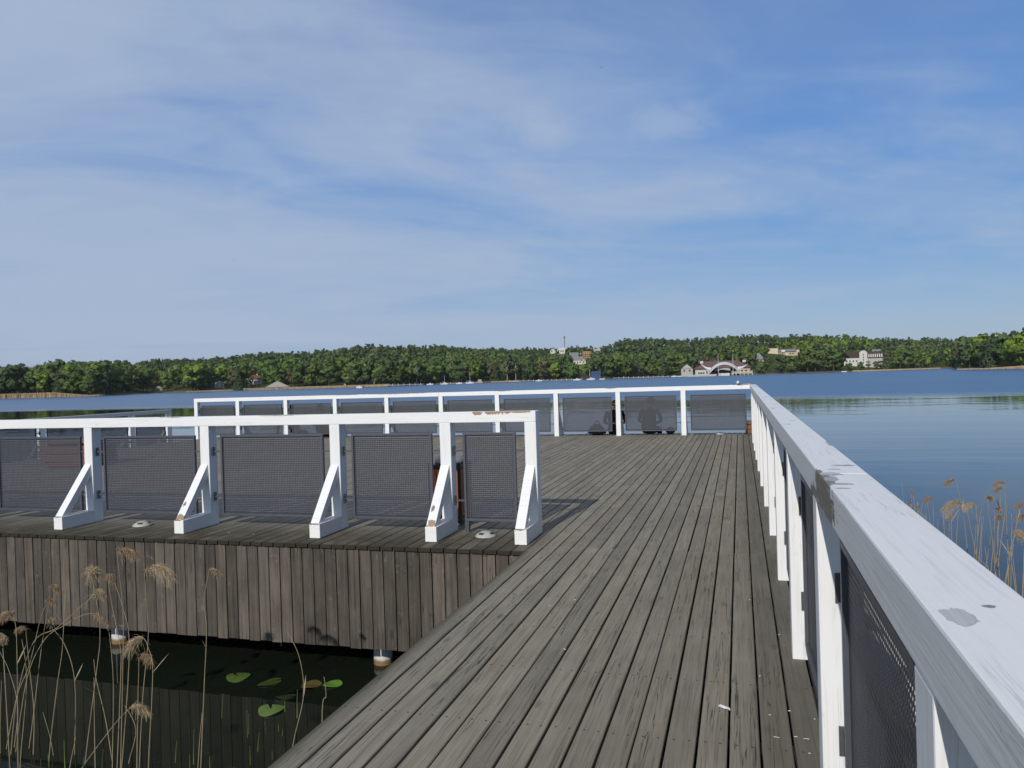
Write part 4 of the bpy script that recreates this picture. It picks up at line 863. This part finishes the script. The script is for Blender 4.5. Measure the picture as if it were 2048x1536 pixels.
MB().add([(5.5, -1.5, 9.0), (11.0, -1.5, 9.0), (11.0, 9, 9.0), (5.5, 9, 9.0), (7.2, -1.5, 10.4), (9.4, -1.5, 10.4), (9.4, 9, 10.4), (7.2, 9, 10.4)], [(0, 1, 5, 4), (1, 2, 6, 5), (2, 3, 7, 6), (3, 0, 4, 7), (4, 5, 6, 7)]).build('gable', M_white, t)
for z in (.6, 2.6, 4.6, 6.6): MB().box(8.0, 8.7, -1.56, -1.45, z, z+1.2).build('window', M_glass, t)
MB().box(11.02, 22, 1, 11, -7, 4.6).build('wall', M_conc, t); MB().add([(11.0, .4, 4.62), (22.3, .4, 4.62), (22.3, 11, 4.62), (11.0, 11, 4.62), (11.0, 5.5, 10.2), (22.3, 5.5, 10.2)], [(0, 1, 5, 4), (2, 3, 4, 5), (0, 4, 3), (1, 2, 5), (0, 3, 2, 1)]).build('roof', M_timber, t)
dm = MB().hexa([(-.42, -1.0, 0), (.42, -1.0, 0), (.42, 2.0, 0), (-.42, 2.0, 0)], [(-.35, -.2, 2.3), (.35, -.2, 2.3), (.35, 2.2, 2.6), (-.35, 2.2, 2.6)]).mesh('dormer', M_white)
for i in range(7): link('dormer', dm, t, 0, (12.2+i*1.5, 1.6, 5.2))
MB().box(14.5, 20.5, 5, 8, 9, 11.2).build('roof_pavilion', M_grroof, t)
clear(8.0, 26, 655, 6.6)
house('house', 'beige house with a broad grey hipped roof left of the yellow hotel', 'house', 1.32, 672, 8.2, 9.0, 9, 2.4, 'hip', 5.6, M_beige, M_grroof, keep=.2, wins=[(-2, .6), (2, .6)], over=.9)
# village on the hill in the middle
t = house('apartment_building', 'orange brown apartment block with rows of balconies on the hill', 'building', -10.82, 745, 18.5, 7.6, 9, 6.2, 'flat', .4, M_orangeb, M_orangeb, keep=.05, wins=grid((-2.7, -.9, .9, 2.7), (.5, 2.5, 4.5)), winsz=(.9, 1.1))
for z in (.2, 2.2, 4.2): MB().box(-3.9, 3.9, -.9, -.06, z, z+.35).build('balcony', M_beige, t)
house('house', 'white house with grey roof on the hill beside the tall mast', 'house', -12.62, 800, 26, 6.0, 7, 3.0, 'ridge', 2.2, M_white, M_white, keep=0, wins=[(-1, 1), (1, 1)])
house('house', 'white and grey house on the hill, leftmost of the village', 'house', -13.3, 806, 26.4, 5.5, 7, 2.6, 'gable', 2.4, M_white, M_grroof, keep=0, wins=[(-1, 1)])
house('house', 'grey roofed house with white gable below the orange block', 'house', -11.50, 690, 12.5, 8.5, 8, 3.2, 'ridge', 3.4, M_white, M_grroof, keep=.1, wins=grid((-2.4, 0, 2.4), (.8,)))
house('house', 'small white gabled house right of the grey roofed one', 'house', -11.05, 684, 12.0, 3.6, 6, 3.0, 'gable', 2.0, M_white, M_timber, keep=.2, wins=[(0, 1.2)])
house('long_building', 'long low white roofed building on the hill behind the orange block', 'building', -10.05, 790, 26.0, 7, 7, 2.0, 'flat', .5, M_conc, M_white, keep=.2)
house('house', 'dark grey roofed house left of the orange block', 'house', -11.75, 740, 19.0, 8.0, 8, 2.4, 'ridge', 3.0, M_conc, M_grroof, keep=.3, wins=[(-2, .6), (0, .6), (2, .6)])
t = thing('radio_mast', 'tall slim red and grey mast rising above the hill village', 'mast', at(-12.42, 812, 24))
MB().tube([(0, 0, 0), (0, 0, 9)], .55, 8).build('lower_tower', M_conc, t); MB().tube([(0, 0, 9.02), (0, 0, 17.5)], .40, 8).build('upper_tower', plain('red_mast', (.25, .10, .09), .6), t); MB().lathe([(.8, 17.5), (.95, 18.2), (.95, 19.6), (.5, 20.0)], 12).build('head', M_grroof, t)
house('boat_shed', 'bright blue shed on a brown base at the waterline', 'shed', -10.18, 540, -.3, 6.4, 5, 3.4, 'ridge', 1.4, M_blue, M_blue, wins=[(-1.5, 1.6), (1.6, 1.6)], winsz=(.9, .8))
house('cottage', 'dark timber cottage with pale gable boards left of the blue shed', 'house', -11.05, 548, -.2, 5.0, 6, 2.2, 'gable', 2.0, M_timber, M_timber, wins=[(0, .8)])
# left shore
t = house('house', 'white house with red tiled roof among the trees on the left shore', 'house', -34.77, 578, 2.6, 9.5, 9, 3.6, 'hip', 3.4, M_white, M_redroof, chim=True, keep=.1, wins=grid((-3, 0, 3), (1.2,)))
house('house', 'plain white two storey house left of the red roofed one', 'house', -37.10, 556, 1.0, 5.8, 7, 3.6, 'gable', 1.4, M_white, M_timber, wins=grid((-1.5, 1.5), (.8, 2.3)), winsz=(.8, .9))
t = house('boathouse', 'pale boathouse with a very low sweeping roof on the left shore', 'building', -33.25, 536, -.5, 15, 8, .9, 'gable', 4.0, M_conc, M_conc, wins=[(-4, .0), (4, .0)], winsz=(1.4, .8))
house('chalet', 'dark brown timber chalet with white cellar wall near the beach', 'house', -28.87, 540, 2.6, 6.4, 8, 4.6, 'gable', 3.2, M_timber, M_timber, wins=grid((-1.6, 1.6), (.8, 2.6)), keep=0)
house('pale_annexe', 'small white annexe below the brown chalet', 'building', -28.75, 522, -.4, 4.2, 4, 2.4, 'flat', .3, M_white, M_grroof, wins=[(-.8, .7)], winsz=(.7, .8))
house('hut', 'small grey hut with peaked roof behind the beach', 'shed', -26.64, 516, .1, 3.8, 5, 1.6, 'gable', 1.8, M_conc, M_grroof, wins=[(0, .4)], winsz=(.9, .9))
house('hut', 'small beige hut at the waterline beside the dark trees', 'shed', -40.93, 588, -.4, 4.4, 5, 2.4, 'gable', 1.6, M_beige, M_beige, wins=[(0, .8)], winsz=(1, 1))
house('shelter', 'tiny reddish timber shelter on the jetty', 'shed', -18.77, 568, -.5, 2.6, 2.6, 1.6, 'flat', .3, M_beige, M_beige)
# jetties
def jetty(label, b0, b1, r, z=.25, wd=1.6):
    x0, y0, _ = at(b0, r, 0); x1, y1, _ = at(b1, r, 0); L = math.hypot(x1-x0, y1-y0)
    t = thing('jetty', label, 'jetty', (x0, y0, WZ), math.atan2(y1-y0, x1-x0))
    MB().box(0, L, 0, wd, z, z+.28).build('deck', M_conc, t)
    m = MB().tube([(0, 0, -1.5), (0, 0, z+1.0)], .14, 6).mesh('pile', M_pl)
    for i in range(int(L/3.5)+1): link('pile', m, t, 0, (i*3.5+.2, -.16, 0))
jetty('long grey jetty on piles right of the sandy beach', -25.6, -22.9, 488, .55)
jetty('pale jetty with moored boats below the middle of the wood', -21.7, -18.6, 520, .35)
jetty('low pale jetty at the foot of the dense green trees', -16.6, -13.7, 560, .35)
jetty('short crowded jetty left of the blue shed', -13.5, -11.2, 532, .3)
jetty('long white jetty right of the blue shed', -9.6, -4.9, 566, .45)
# boats
M_hull = plain('white_boat_hull', (.74, .74, .73), .35, .5, .06, 2)
def boat(label, b, r, L, rz, kind):
    t = thing('boat', label, 'boat', at(b, r, WZ), rz, None); w_ = L*.16; h = L*.15; m = MB(); V = []; k = 9
    for i in range(k+1):
        s = i/k; q = w_*(1-max(0, (s-.45)/.55)**2.2)+.02; x = -L/2+L*s; sh = h*(1+.35*s*s)
        V += [(x, -q, sh), (x, -q*.75, -.12), (x, q*.75, -.12), (x, q, sh), (x, q*.86, sh), (x, 0, sh-.22), (x, -q*.86, sh)]
    F = []
    for i in range(k):
        a = i*7
        for j in range(7): F.append((a+j, a+7+j, a+7+(j+1) % 7, a+(j+1) % 7))
    F += [tuple(range(7)), tuple(range(7*k, 7*k+7))[::-1]]
    m.add(V, F).build('hull', M_hull, t)
    if kind > 0:
        c = MB().hexa([(-L*.12, -w_*.6, h*.9), (L*.2, -w_*.5, h*.9), (L*.2, w_*.5, h*.9), (-L*.12, w_*.6, h*.9)], [(-L*.1, -w_*.5, h*.9+L*.15), (L*.1, -w_*.42, h*.9+L*.15), (L*.1, w_*.42, h*.9+L*.15), (-L*.1, w_*.5, h*.9+L*.15)]).build('cabin', M_hull, t)
        MB().box(-L*.06, L*.08, -w_*.58, w_*.58, h*.9+L*.055, h*.9+L*.11).build('cabin_window', M_glass, c)
    if kind > 1: MB().tube([(L*.05, 0, h), (L*.05, 0, h+L*1.15)], .07, 6).build('mast', M_pl, t); MB().tube([(L*.05, 0, h+.9), (-L*.38, 0, h+1.0)], .05, 6).build('boom', M_pl, t)
    MB().box(-L/2-.25, -L/2-.02, -.18, .18, .1, h+.35).build('outboard_motor', M_black, t)
for a in [('white motorboat alone on the water off the sandy beach', -27.54, 407, 4.4, 2.9, 1), ('white cabin boat at the left end of the jetty', -22.45, 512, 4.2, .3, 1), ('small white boat with a mast at the jetty below the wood', -21.39, 512, 4.4, .2, 2), ('white sailing boat with the tallest mast at the jetty', -19.52, 514, 5.6, .4, 2), ('blue covered boat between the two masts', -20.3, 514, 4.0, .2, 1), ('white motorboat at the low jetty by the dense trees', -14.40, 552, 4.6, .2, 1), ('white motorboat left of the blue shed', -11.59, 522, 4.8, .1, 1), ('larger white motorboat directly below the blue shed', -10.56, 522, 5.6, .3, 1), ('small white rowing boat right of the blue shed', -9.75, 528, 3.6, .1, 0), ('white motorboat left of the quay wall by the hall', -4.56, 590, 4.2, .2, 1), ('low white rowing boat close to the quay wall', -4.2, 590, 3.6, .1, 0), ('small pale boat at the beach below the white guest house', 6.85, 590, 3.6, .1, 0)]: boat(*a)
M_bird = plain('dark_feathers', (.03, .03, .035), .8)
for b, r, z, lab in ((-9.12, 304, 121.2, 'tiny dark bird flying high in the clear blue gap'), (-35.86, 318, 50.5, 'tiny dark bird flying low in the pale left sky')):
    t = thing('bird', lab, 'bird', at(b, r, z), .6); m = MB(); m.ell((0, 0, 0), (.22, .08, .08)); m.ell((.24, 0, .03), (.07, .055, .055)); m.tube([(-.18, 0, 0), (-.36, 0, .02)], [.05, .08], 6); m.build('body', M_bird, t)
    for s in (-1, 1): MB().hexa([(.1, s*.05, .03), (.12, s*.28, .10), (-.02, s*.48, .05), (-.1, s*.06, .03)][::s], [(.1, s*.05, .045), (.12, s*.28, .115), (-.02, s*.48, .06), (-.1, s*.06, .045)][::s]).build('wing', M_bird, t)

# ================================================================ reed belts along the far water's edge
def f_belt(g):
    r = g.n('ShaderNodeNewGeometry').outputs['Random Per Island']
    return pbr(g, g.mix(r, (.30, .20, .11), (.50, .37, .22)), .9, .1)
M_belt = mat('dry_reed_belt', f_belt)
def belt(label, b0, b1, h, depth, off=-3.0, n=5200, taper=0.0):
    b = rng.uniform(b0, b1, n); r = shore(b)+off+rng.uniform(-depth, 0, n); X, Y = xy(b, r); hh = h*rng.uniform(.7, 1.15, n)
    if taper: hh *= np.clip((b-b0)/(b1-b0)*3, .25, 1) if taper > 0 else np.clip((b1-b)/(b1-b0)*3, .25, 1)
    wd = rng.uniform(.12, .30, n); a = np.radians(b)+rng.uniform(-.5, .5, n); lx = rng.normal(0, .12, n)*hh
    ux, uy = np.cos(a)*wd, -np.sin(a)*wd; z0 = np.full(n, WZ-.3)
    V = np.stack([np.stack([X-ux, Y-uy, z0], 1), np.stack([X+ux, Y+uy, z0], 1), np.stack([X+ux*.5+lx, Y+uy*.5, WZ+hh], 1), np.stack([X-ux*.5+lx, Y-uy*.5, WZ+hh], 1)], 1).reshape(-1, 3)
    o = link('reed_bed', fastmesh('reed_bed', V, np.arange(4*n).reshape(-1, 4), M_belt)); tag(o, label, 'reeds', None, 'stuff')
belt('pale tan reed belt along the left spit', -52, -44.5, 2.3, 8, taper=-1)
belt('low tan reed strip along the beach on the left shore', -35.5, -25.4, 1.25, 5, n=6500)
belt('thin pale strip of reeds in the middle of the far shore', -17.9, -15.9, .9, 3, n=1500)
belt('thin pale reed strip below the white guest house', 7.4, 12.6, .8, 4, n=3000)
belt('pale tan reed belt along the right spit', 13.55, 31, 2.1, 9, n=9000, taper=1)
belt('tan reed strip left of the white houses', -39.2, -36.2, .8, 3, n=1500)

# ================================================================ trees of the far shore
def f_leaf(tint_attr, c):
    def fn(g):
        if tint_attr: tn = g.n('ShaderNodeAttribute', attribute_name='tint').outputs['Fac']
        else: tn = g.n('ShaderNodeObjectInfo').outputs['Random']
        r = g.n('ShaderNodeNewGeometry').outputs['Random Per Island']
        k = g.m('ADD', .74, g.m('ADD', g.m('MULTIPLY', tn, .44), g.m('MULTIPLY', r, .16)))
        col = g.mix(1.0, c, g.comb(k, k, k), 'MULTIPLY')
        wm_ = g.m('FRACT', g.m('MULTIPLY', tn, 5.37))
        col = g.mix(g.m('MULTIPLY', g.ramp(wm_, .55, 1), .40), col, g.mix(1.0, col, (1.35, 1.08, .8), 'MULTIPLY'))
        nv = g.n('ShaderNodeAttribute', attribute_name='leaf_normal').outputs['Vector']
        nv = g.n('ShaderNodeVectorTransform', {0: nv}, vector_type='NORMAL', convert_from='OBJECT', convert_to='WORLD').outputs[0]
        nv = g.v('NORMALIZE', nv)
        col = g.mix(g.m('MULTIPLY', g.ramp(wm_, .35, 0), .35), col, g.mix(1.0, col, (.70, .92, 1.0), 'MULTIPLY'))
        p_ = pbr(g, col, .75, .12, nv); tl = g.n('ShaderNodeBsdfTranslucent', {'Color': col}); return g.n('ShaderNodeMixShader', {0: .38, 1: p_.outputs[0], 2: tl.outputs[0]})
    return fn
KC = {'broad': (.142, .215, .058), 'bright': (.198, .292, .046), 'dark': (.114, .170, .064), 'pine': (.108, .148, .068), 'spruce': (.092, .134, .066), 'birch': (.162, .222, .080), 'brown': (.172, .158, .086)}
KN = list(KC)
ML = {k: mat('leaves_'+k, f_leaf(False, c)) for k, c in KC.items()}; MF = [mat('forest_leaves_'+k, f_leaf(True, KC[k])) for k in KN]
M_bark = plain('grey_brown_bark', (.09, .07, .05), .9, .1, .25, 2); M_birch = plain('white_birch_bark', (.50, .48, .43), .8, .2, .2, 1.5); M_pbark = plain('reddish_pine_bark', (.16, .085, .05), .9, .1, .25, 2)
def leafquads(C, Nrm, size):       # quads round centres C with normals Nrm
    n = len(C); a = rng.normal(size=(n, 3)); u = np.cross(Nrm, a); u /= np.linalg.norm(u, axis=1, keepdims=True)+1e-9; v = np.cross(Nrm, u)
    s = size*rng.uniform(.6, 1.25, (n, 1)); u = u*s; v = v*s*rng.uniform(.55, 1.0, (n, 1))
    return np.stack([C-u*.8-v, C+u-v*.5, C+u*.7+v, C-u+v*.6], 1).reshape(-1, 3)
def crown(kind, nq):               # unit tree: height 1
    Cs = []; Ns = []; Sm = []
    def lobe(c, rad, n, flat=1.0):
        d = rng.normal(size=(n, 3)); d /= np.linalg.norm(d, axis=1, keepdims=True); rr = rng.uniform(.55, 1.05, (n, 1))**.6
        Cs.append(np.array(c)+d*rr*rad*np.array([1, 1, flat])); nn = d+rng.normal(0, .30, (n, 3))+np.array([0, 0, .15]); nn /= np.linalg.norm(nn, axis=1, keepdims=True); Ns.append(nn)
        ctr = np.array(c)-np.array([0, 0, .5]); sm = d*.75+ctr/(np.linalg.norm(ctr)+.15)*.55+rng.normal(0, .16, (n, 3))+np.array([0, 0, .10]); Sm.append(sm/np.linalg.norm(sm, axis=1, keepdims=True))
    if kind in ('broad', 'bright', 'dark', 'brown'):
        nl = 12; wd = .30
        for i in range(nl):
            z = rng.uniform(.20, .88); rr = wd*math.sqrt(max(.05, 1-((z-.5)/.46)**2))*rng.uniform(.35, .95); a = rng.uniform(0, 6.28)
            lobe((rr*math.cos(a), rr*math.sin(a), z), rng.uniform(.10, .17), nq//nl, .85)
    elif kind == 'birch':
        nl = 12
        for i in range(nl):
            z = rng.uniform(.38, .95); rr = .15*math.sqrt(max(.04, 1-((z-.62)/.38)**2))*rng.uniform(.2, 1); a = rng.uniform(0, 6.28)
            lobe((rr*math.cos(a), rr*math.sin(a), z), rng.uniform(.06, .10), nq//nl, 1.2)
    elif kind == 'pine':
        nl = 11
        for i in range(nl):
            z = rng.uniform(.52, .97); rr = .19*math.sqrt(max(.08, 1-((z-.68)/.33)**2))*rng.uniform(.3, 1); a = rng.uniform(0, 6.28)
            lobe((rr*math.cos(a), rr*math.sin(a), z), rng.uniform(.07, .11), nq//nl, .6)
    else:
        nl = 14
        for i in range(nl):
            z = .10+.86*i/(nl-1); n = max(4, int(nq/nl*(1.7-1.4*i/nl))); a = rng.uniform(0, 6.28, n); R0 = .21*(1-z)**.85+.012; rr = R0*rng.uniform(.25, 1.08, n)
            Cs.append(np.stack([rr*np.cos(a), rr*np.sin(a), z-rr*.45+rng.normal(0, .012, n)], 1)); nn = np.stack([np.cos(a)*.6, np.sin(a)*.6, np.full(n, .7)], 1)+rng.normal(0, .35, (n, 3)); nn /= np.linalg.norm(nn, axis=1, keepdims=True); Ns.append(nn); Sm.append(nn)
    return np.concatenate(Cs), np.concatenate(Ns), np.concatenate(Sm)
SZ = {'broad': .052, 'bright': .052, 'dark': .052, 'brown': .046, 'birch': .036, 'pine': .036, 'spruce': .036}
def trunk(kind):
    m = MB(); r = {'birch': .011, 'spruce': .014}.get(kind, .018); top = {'pine': .9, 'spruce': .95, 'birch': .9}.get(kind, .72)
    j = lambda: random.uniform(-.012, .012)
    m.tube([(0, 0, -.12), (j(), j(), .2), (j(), j(), .45), (j(), j(), top)], [r*1.25, r, r*.75, r*.25], 6)
    for k in range(5):
        a = random.uniform(0, 6.28); z = random.uniform(.3, .6) if kind != 'pine' else random.uniform(.55, .8); L = random.uniform(.12, .22)
        if kind in ('spruce',): continue
        m.tube([(0, 0, z), (L*.5*math.cos(a), L*.5*math.sin(a), z+L*.5), (L*math.cos(a), L*math.sin(a), z+L*.8)], [r*.5, r*.35, r*.12], 5)
    return m.mesh('trunk', {'birch': M_birch, 'pine': M_pbark}.get(kind, M_bark))
VAR = {}
for k in KN:
    VAR[k] = []
    for q in range(3):
        C, N, S_ = crown(k, 440); VAR[k].append((trunk(k), fastmesh('crown', leafquads(C, N, SZ[k]), np.arange(4*len(C)).reshape(-1, 4), ML[k], None, None, S_)))
LOW = {k: [crown(k, 150) for q in range(4)] for k in KN}
# scatter
T = []
for b0, b1 in ((-68, 13.45), (13.5, 40)):
    step = 9.0
    rows = np.arange(0, 1.16, .028)
    for t_ in rows:
        rm = 560*(1+t_*(CREST-1)); db = math.degrees(step/rm)*(1.05-.38*min(t_, 1))
        for b in np.arange(b0, b1, db):
            if t_ > .12 and random.random() < .30: continue
            bb = b+random.uniform(-.5, .5)*db; r0 = float(shore(bb)); r = r0+(r0*CREST-r0)*(t_+random.uniform(-.010, .010))+4
            if b0 < 0 and bb > 13.4 or b0 > 0 and bb < 13.55: continue
            T.append((bb, r, t_))
random.shuffle(T)
def noise2(b, r): return math.sin(b*.9+1.3)*math.sin(r*.021+b*.35)+.5*math.sin(b*2.3+r*.05)
trees = []
for (b, r, t_) in T:
    nz = noise2(b, r); rr = random.random(); top = t_ > .62
    if top: k = 'pine' if rr < .42 else 'spruce' if rr < .60 else 'dark' if rr < .80 else 'broad'
    elif t_ > .25: k = 'dark' if rr < .24 else 'broad' if rr < .52 else 'bright' if rr < .66+.16*nz else 'birch' if rr < .80 else 'pine' if rr < .93 else 'brown'
    else: k = 'broad' if rr < .42 else 'dark' if rr < .62 else 'bright' if rr < .78+.08*nz else 'birch' if rr < .88 else 'brown' if rr < .94 else 'spruce'
    if b > 2.5 and b < 9 and .3 < t_ < .9 and rr < .5: k = 'bright'
    if -31 < b < -20 and t_ > .55 and rr < .55: k = 'pine' if rr < .36 else 'birch'
    if b > 16.2 and rr < .6: k = 'bright'
    elif b > 13.5 and rr < .6: k = 'dark' if rr < .45 else 'brown'
    h = {'broad': 14.5, 'bright': 13.5, 'dark': 15, 'pine': 15.5, 'spruce': 15, 'birch': 15, 'brown': 12.5}[k]*random.uniform(.74, 1.16)*(1.12-.52*min(t_, 1.0))
    z = float(ground(b, r)); ok = True
    for (a0, a1, ro, el, back) in CLEAR:
        if a0 <= b <= a1:
            if ro-1 <= r <= ro+back: ok = False; break
            if r < ro:
                hm = 1.45+max(el, -.004)*r-z
                if hm < 1.6: ok = False; break
                h = min(h, hm)
    if not ok: continue
    trees.append((r, b, z, h, k, t_))
trees.sort(key=lambda q: q[0]/q[3])
# the 300 largest in view become single trees, the rest one wood
VIEW = [q for q in trees if -51 < q[1] < 19.5]
front = {}; near = []
for q in sorted(VIEW, key=lambda q: q[5]):
    if q[5] <= .10: near.append(q)
near = sorted(near, key=lambda q: q[0]/q[3])[:298]; nid = set(id(q) for q in near)
LM = [(-60, 'on the left spit'), (-44.5, 'left of the white houses'), (-36.9, 'beside the red roofed house'), (-32, 'behind the sandy beach'), (-25.5, 'behind the long grey jetty'), (-21.8, 'above the masted boats'), (-17.5, 'behind the low middle jetty'), (-11.8, 'around the blue shed'), (-9.2, 'behind the long white jetty'), (-4.3, 'beside the tented stage'), (1.0, 'below the yellow hotel'), (5.6, 'below the white guest house'), (9.5, 'in the distant bay'), (13.45, 'on the right spit'), (90, '')]
DESC = {'broad': 'rounded mid green tree', 'bright': 'fresh light green tree', 'dark': 'dark green tree', 'pine': 'dark pine with bare trunk', 'spruce': 'dark pointed spruce', 'birch': 'slender pale trunked birch', 'brown': 'brownish green tree'}
TN = {'pine': 'pine_tree', 'spruce': 'spruce_tree', 'birch': 'birch_tree'}
cnt = {}
for q in sorted(near, key=lambda q: q[1]):
    r, b, z, h, k, t_ = q
    seg = max(i for i in range(len(LM)) if b >= LM[i][0]); i = cnt.get((seg, k), 0); cnt[(seg, k)] = i+1
    t = thing(TN.get(k, 'broadleaf_tree'), '%s %s, %s such from the left' % (DESC[k], LM[seg][1], nth(i)), 'tree', at(b, r, z-.1), random.uniform(0, 6.28), 'trees along the far shore')
    s = h*random.uniform(.9, 1.25) if k in ('broad', 'bright', 'dark', 'brown') else h
    t.scale = (s, s, h); tm, cm = random.choice(VAR[k]); link('trunk', tm, t); link('crown', cm, t)
Vs = []; mi = []; ta = []; sn = []
for q in trees:
    if id(q) in nid: continue
    r, b, z, h, k, t_ = q; C, N, S_ = random.choice(LOW[k]); a = random.uniform(0, 6.28); ca, sa = math.cos(a), math.sin(a); s = h*random.uniform(.9, 1.3) if k in ('broad', 'bright', 'dark', 'brown') else h*1.05
    Rm = np.array([[ca, -sa, 0], [sa, ca, 0], [0, 0, 1]]); C2 = (C@Rm.T)*np.array([s, s, h])+np.array(at(b, r, z)); N2 = N@Rm.T; sn.append(S_@Rm.T)
    Vs.append(leafquads(C2, N2, SZ[k]*h*1.55)); mi += [KN.index(k)]*len(C); ta += [random.random()]*len(C)
    if k in ('birch', 'pine') and random.random() < .7:       # its stem, two crossed tapering strips
        bx, by, bz = at(b, r, z); wd = h*.014
        for ux, uy in ((ca, sa), (-sa, ca)):
            Vs.append(np.array([[bx-ux*wd, by-uy*wd, bz-1], [bx+ux*wd, by+uy*wd, bz-1], [bx+ux*wd*.5, by+uy*wd*.5, bz+h*.85], [bx-ux*wd*.5, by-uy*wd*.5, bz+h*.85]])); mi.append(len(KN)+(k == 'pine')); ta.append(.5); sn.append(np.array([[-uy, ux, 0.0]]))
Vs = np.concatenate(Vs); fo = link('forest', fastmesh('forest', Vs, np.arange(len(Vs)).reshape(-1, 4), MF+[M_birch, M_pbark], mi, ta, np.concatenate(sn))); tag(fo, 'mixed green wood covering the hills behind the first row of trees', 'forest', None, 'stuff')
# trunks showing between the crowns of the wood
print('trees', len(trees), 'near', len(near), 'forest quads', len(Vs)//4)

# ================================================================ thin summer haze over the lake
hz = MB().box(-3700, 3700, -3700, 3700, -4.5, 135).build('haze', [])
hm = bpy.data.materials.new('haze_air'); hm.use_nodes = True; g = NT(hm.node_tree)
vo = g.n('ShaderNodeVolumePrincipled', {'Color': (.86, .92, 1.0, 1), 'Density': .00005, 'Anisotropy': 0.0}); out = g.n('ShaderNodeOutputMaterial'); g.t.links.new(vo.outputs[0], out.inputs['Volume'])
hz.data.materials.append(hm); tag(hz, 'thin pale summer haze over the whole lake', 'haze', None, 'stuff')
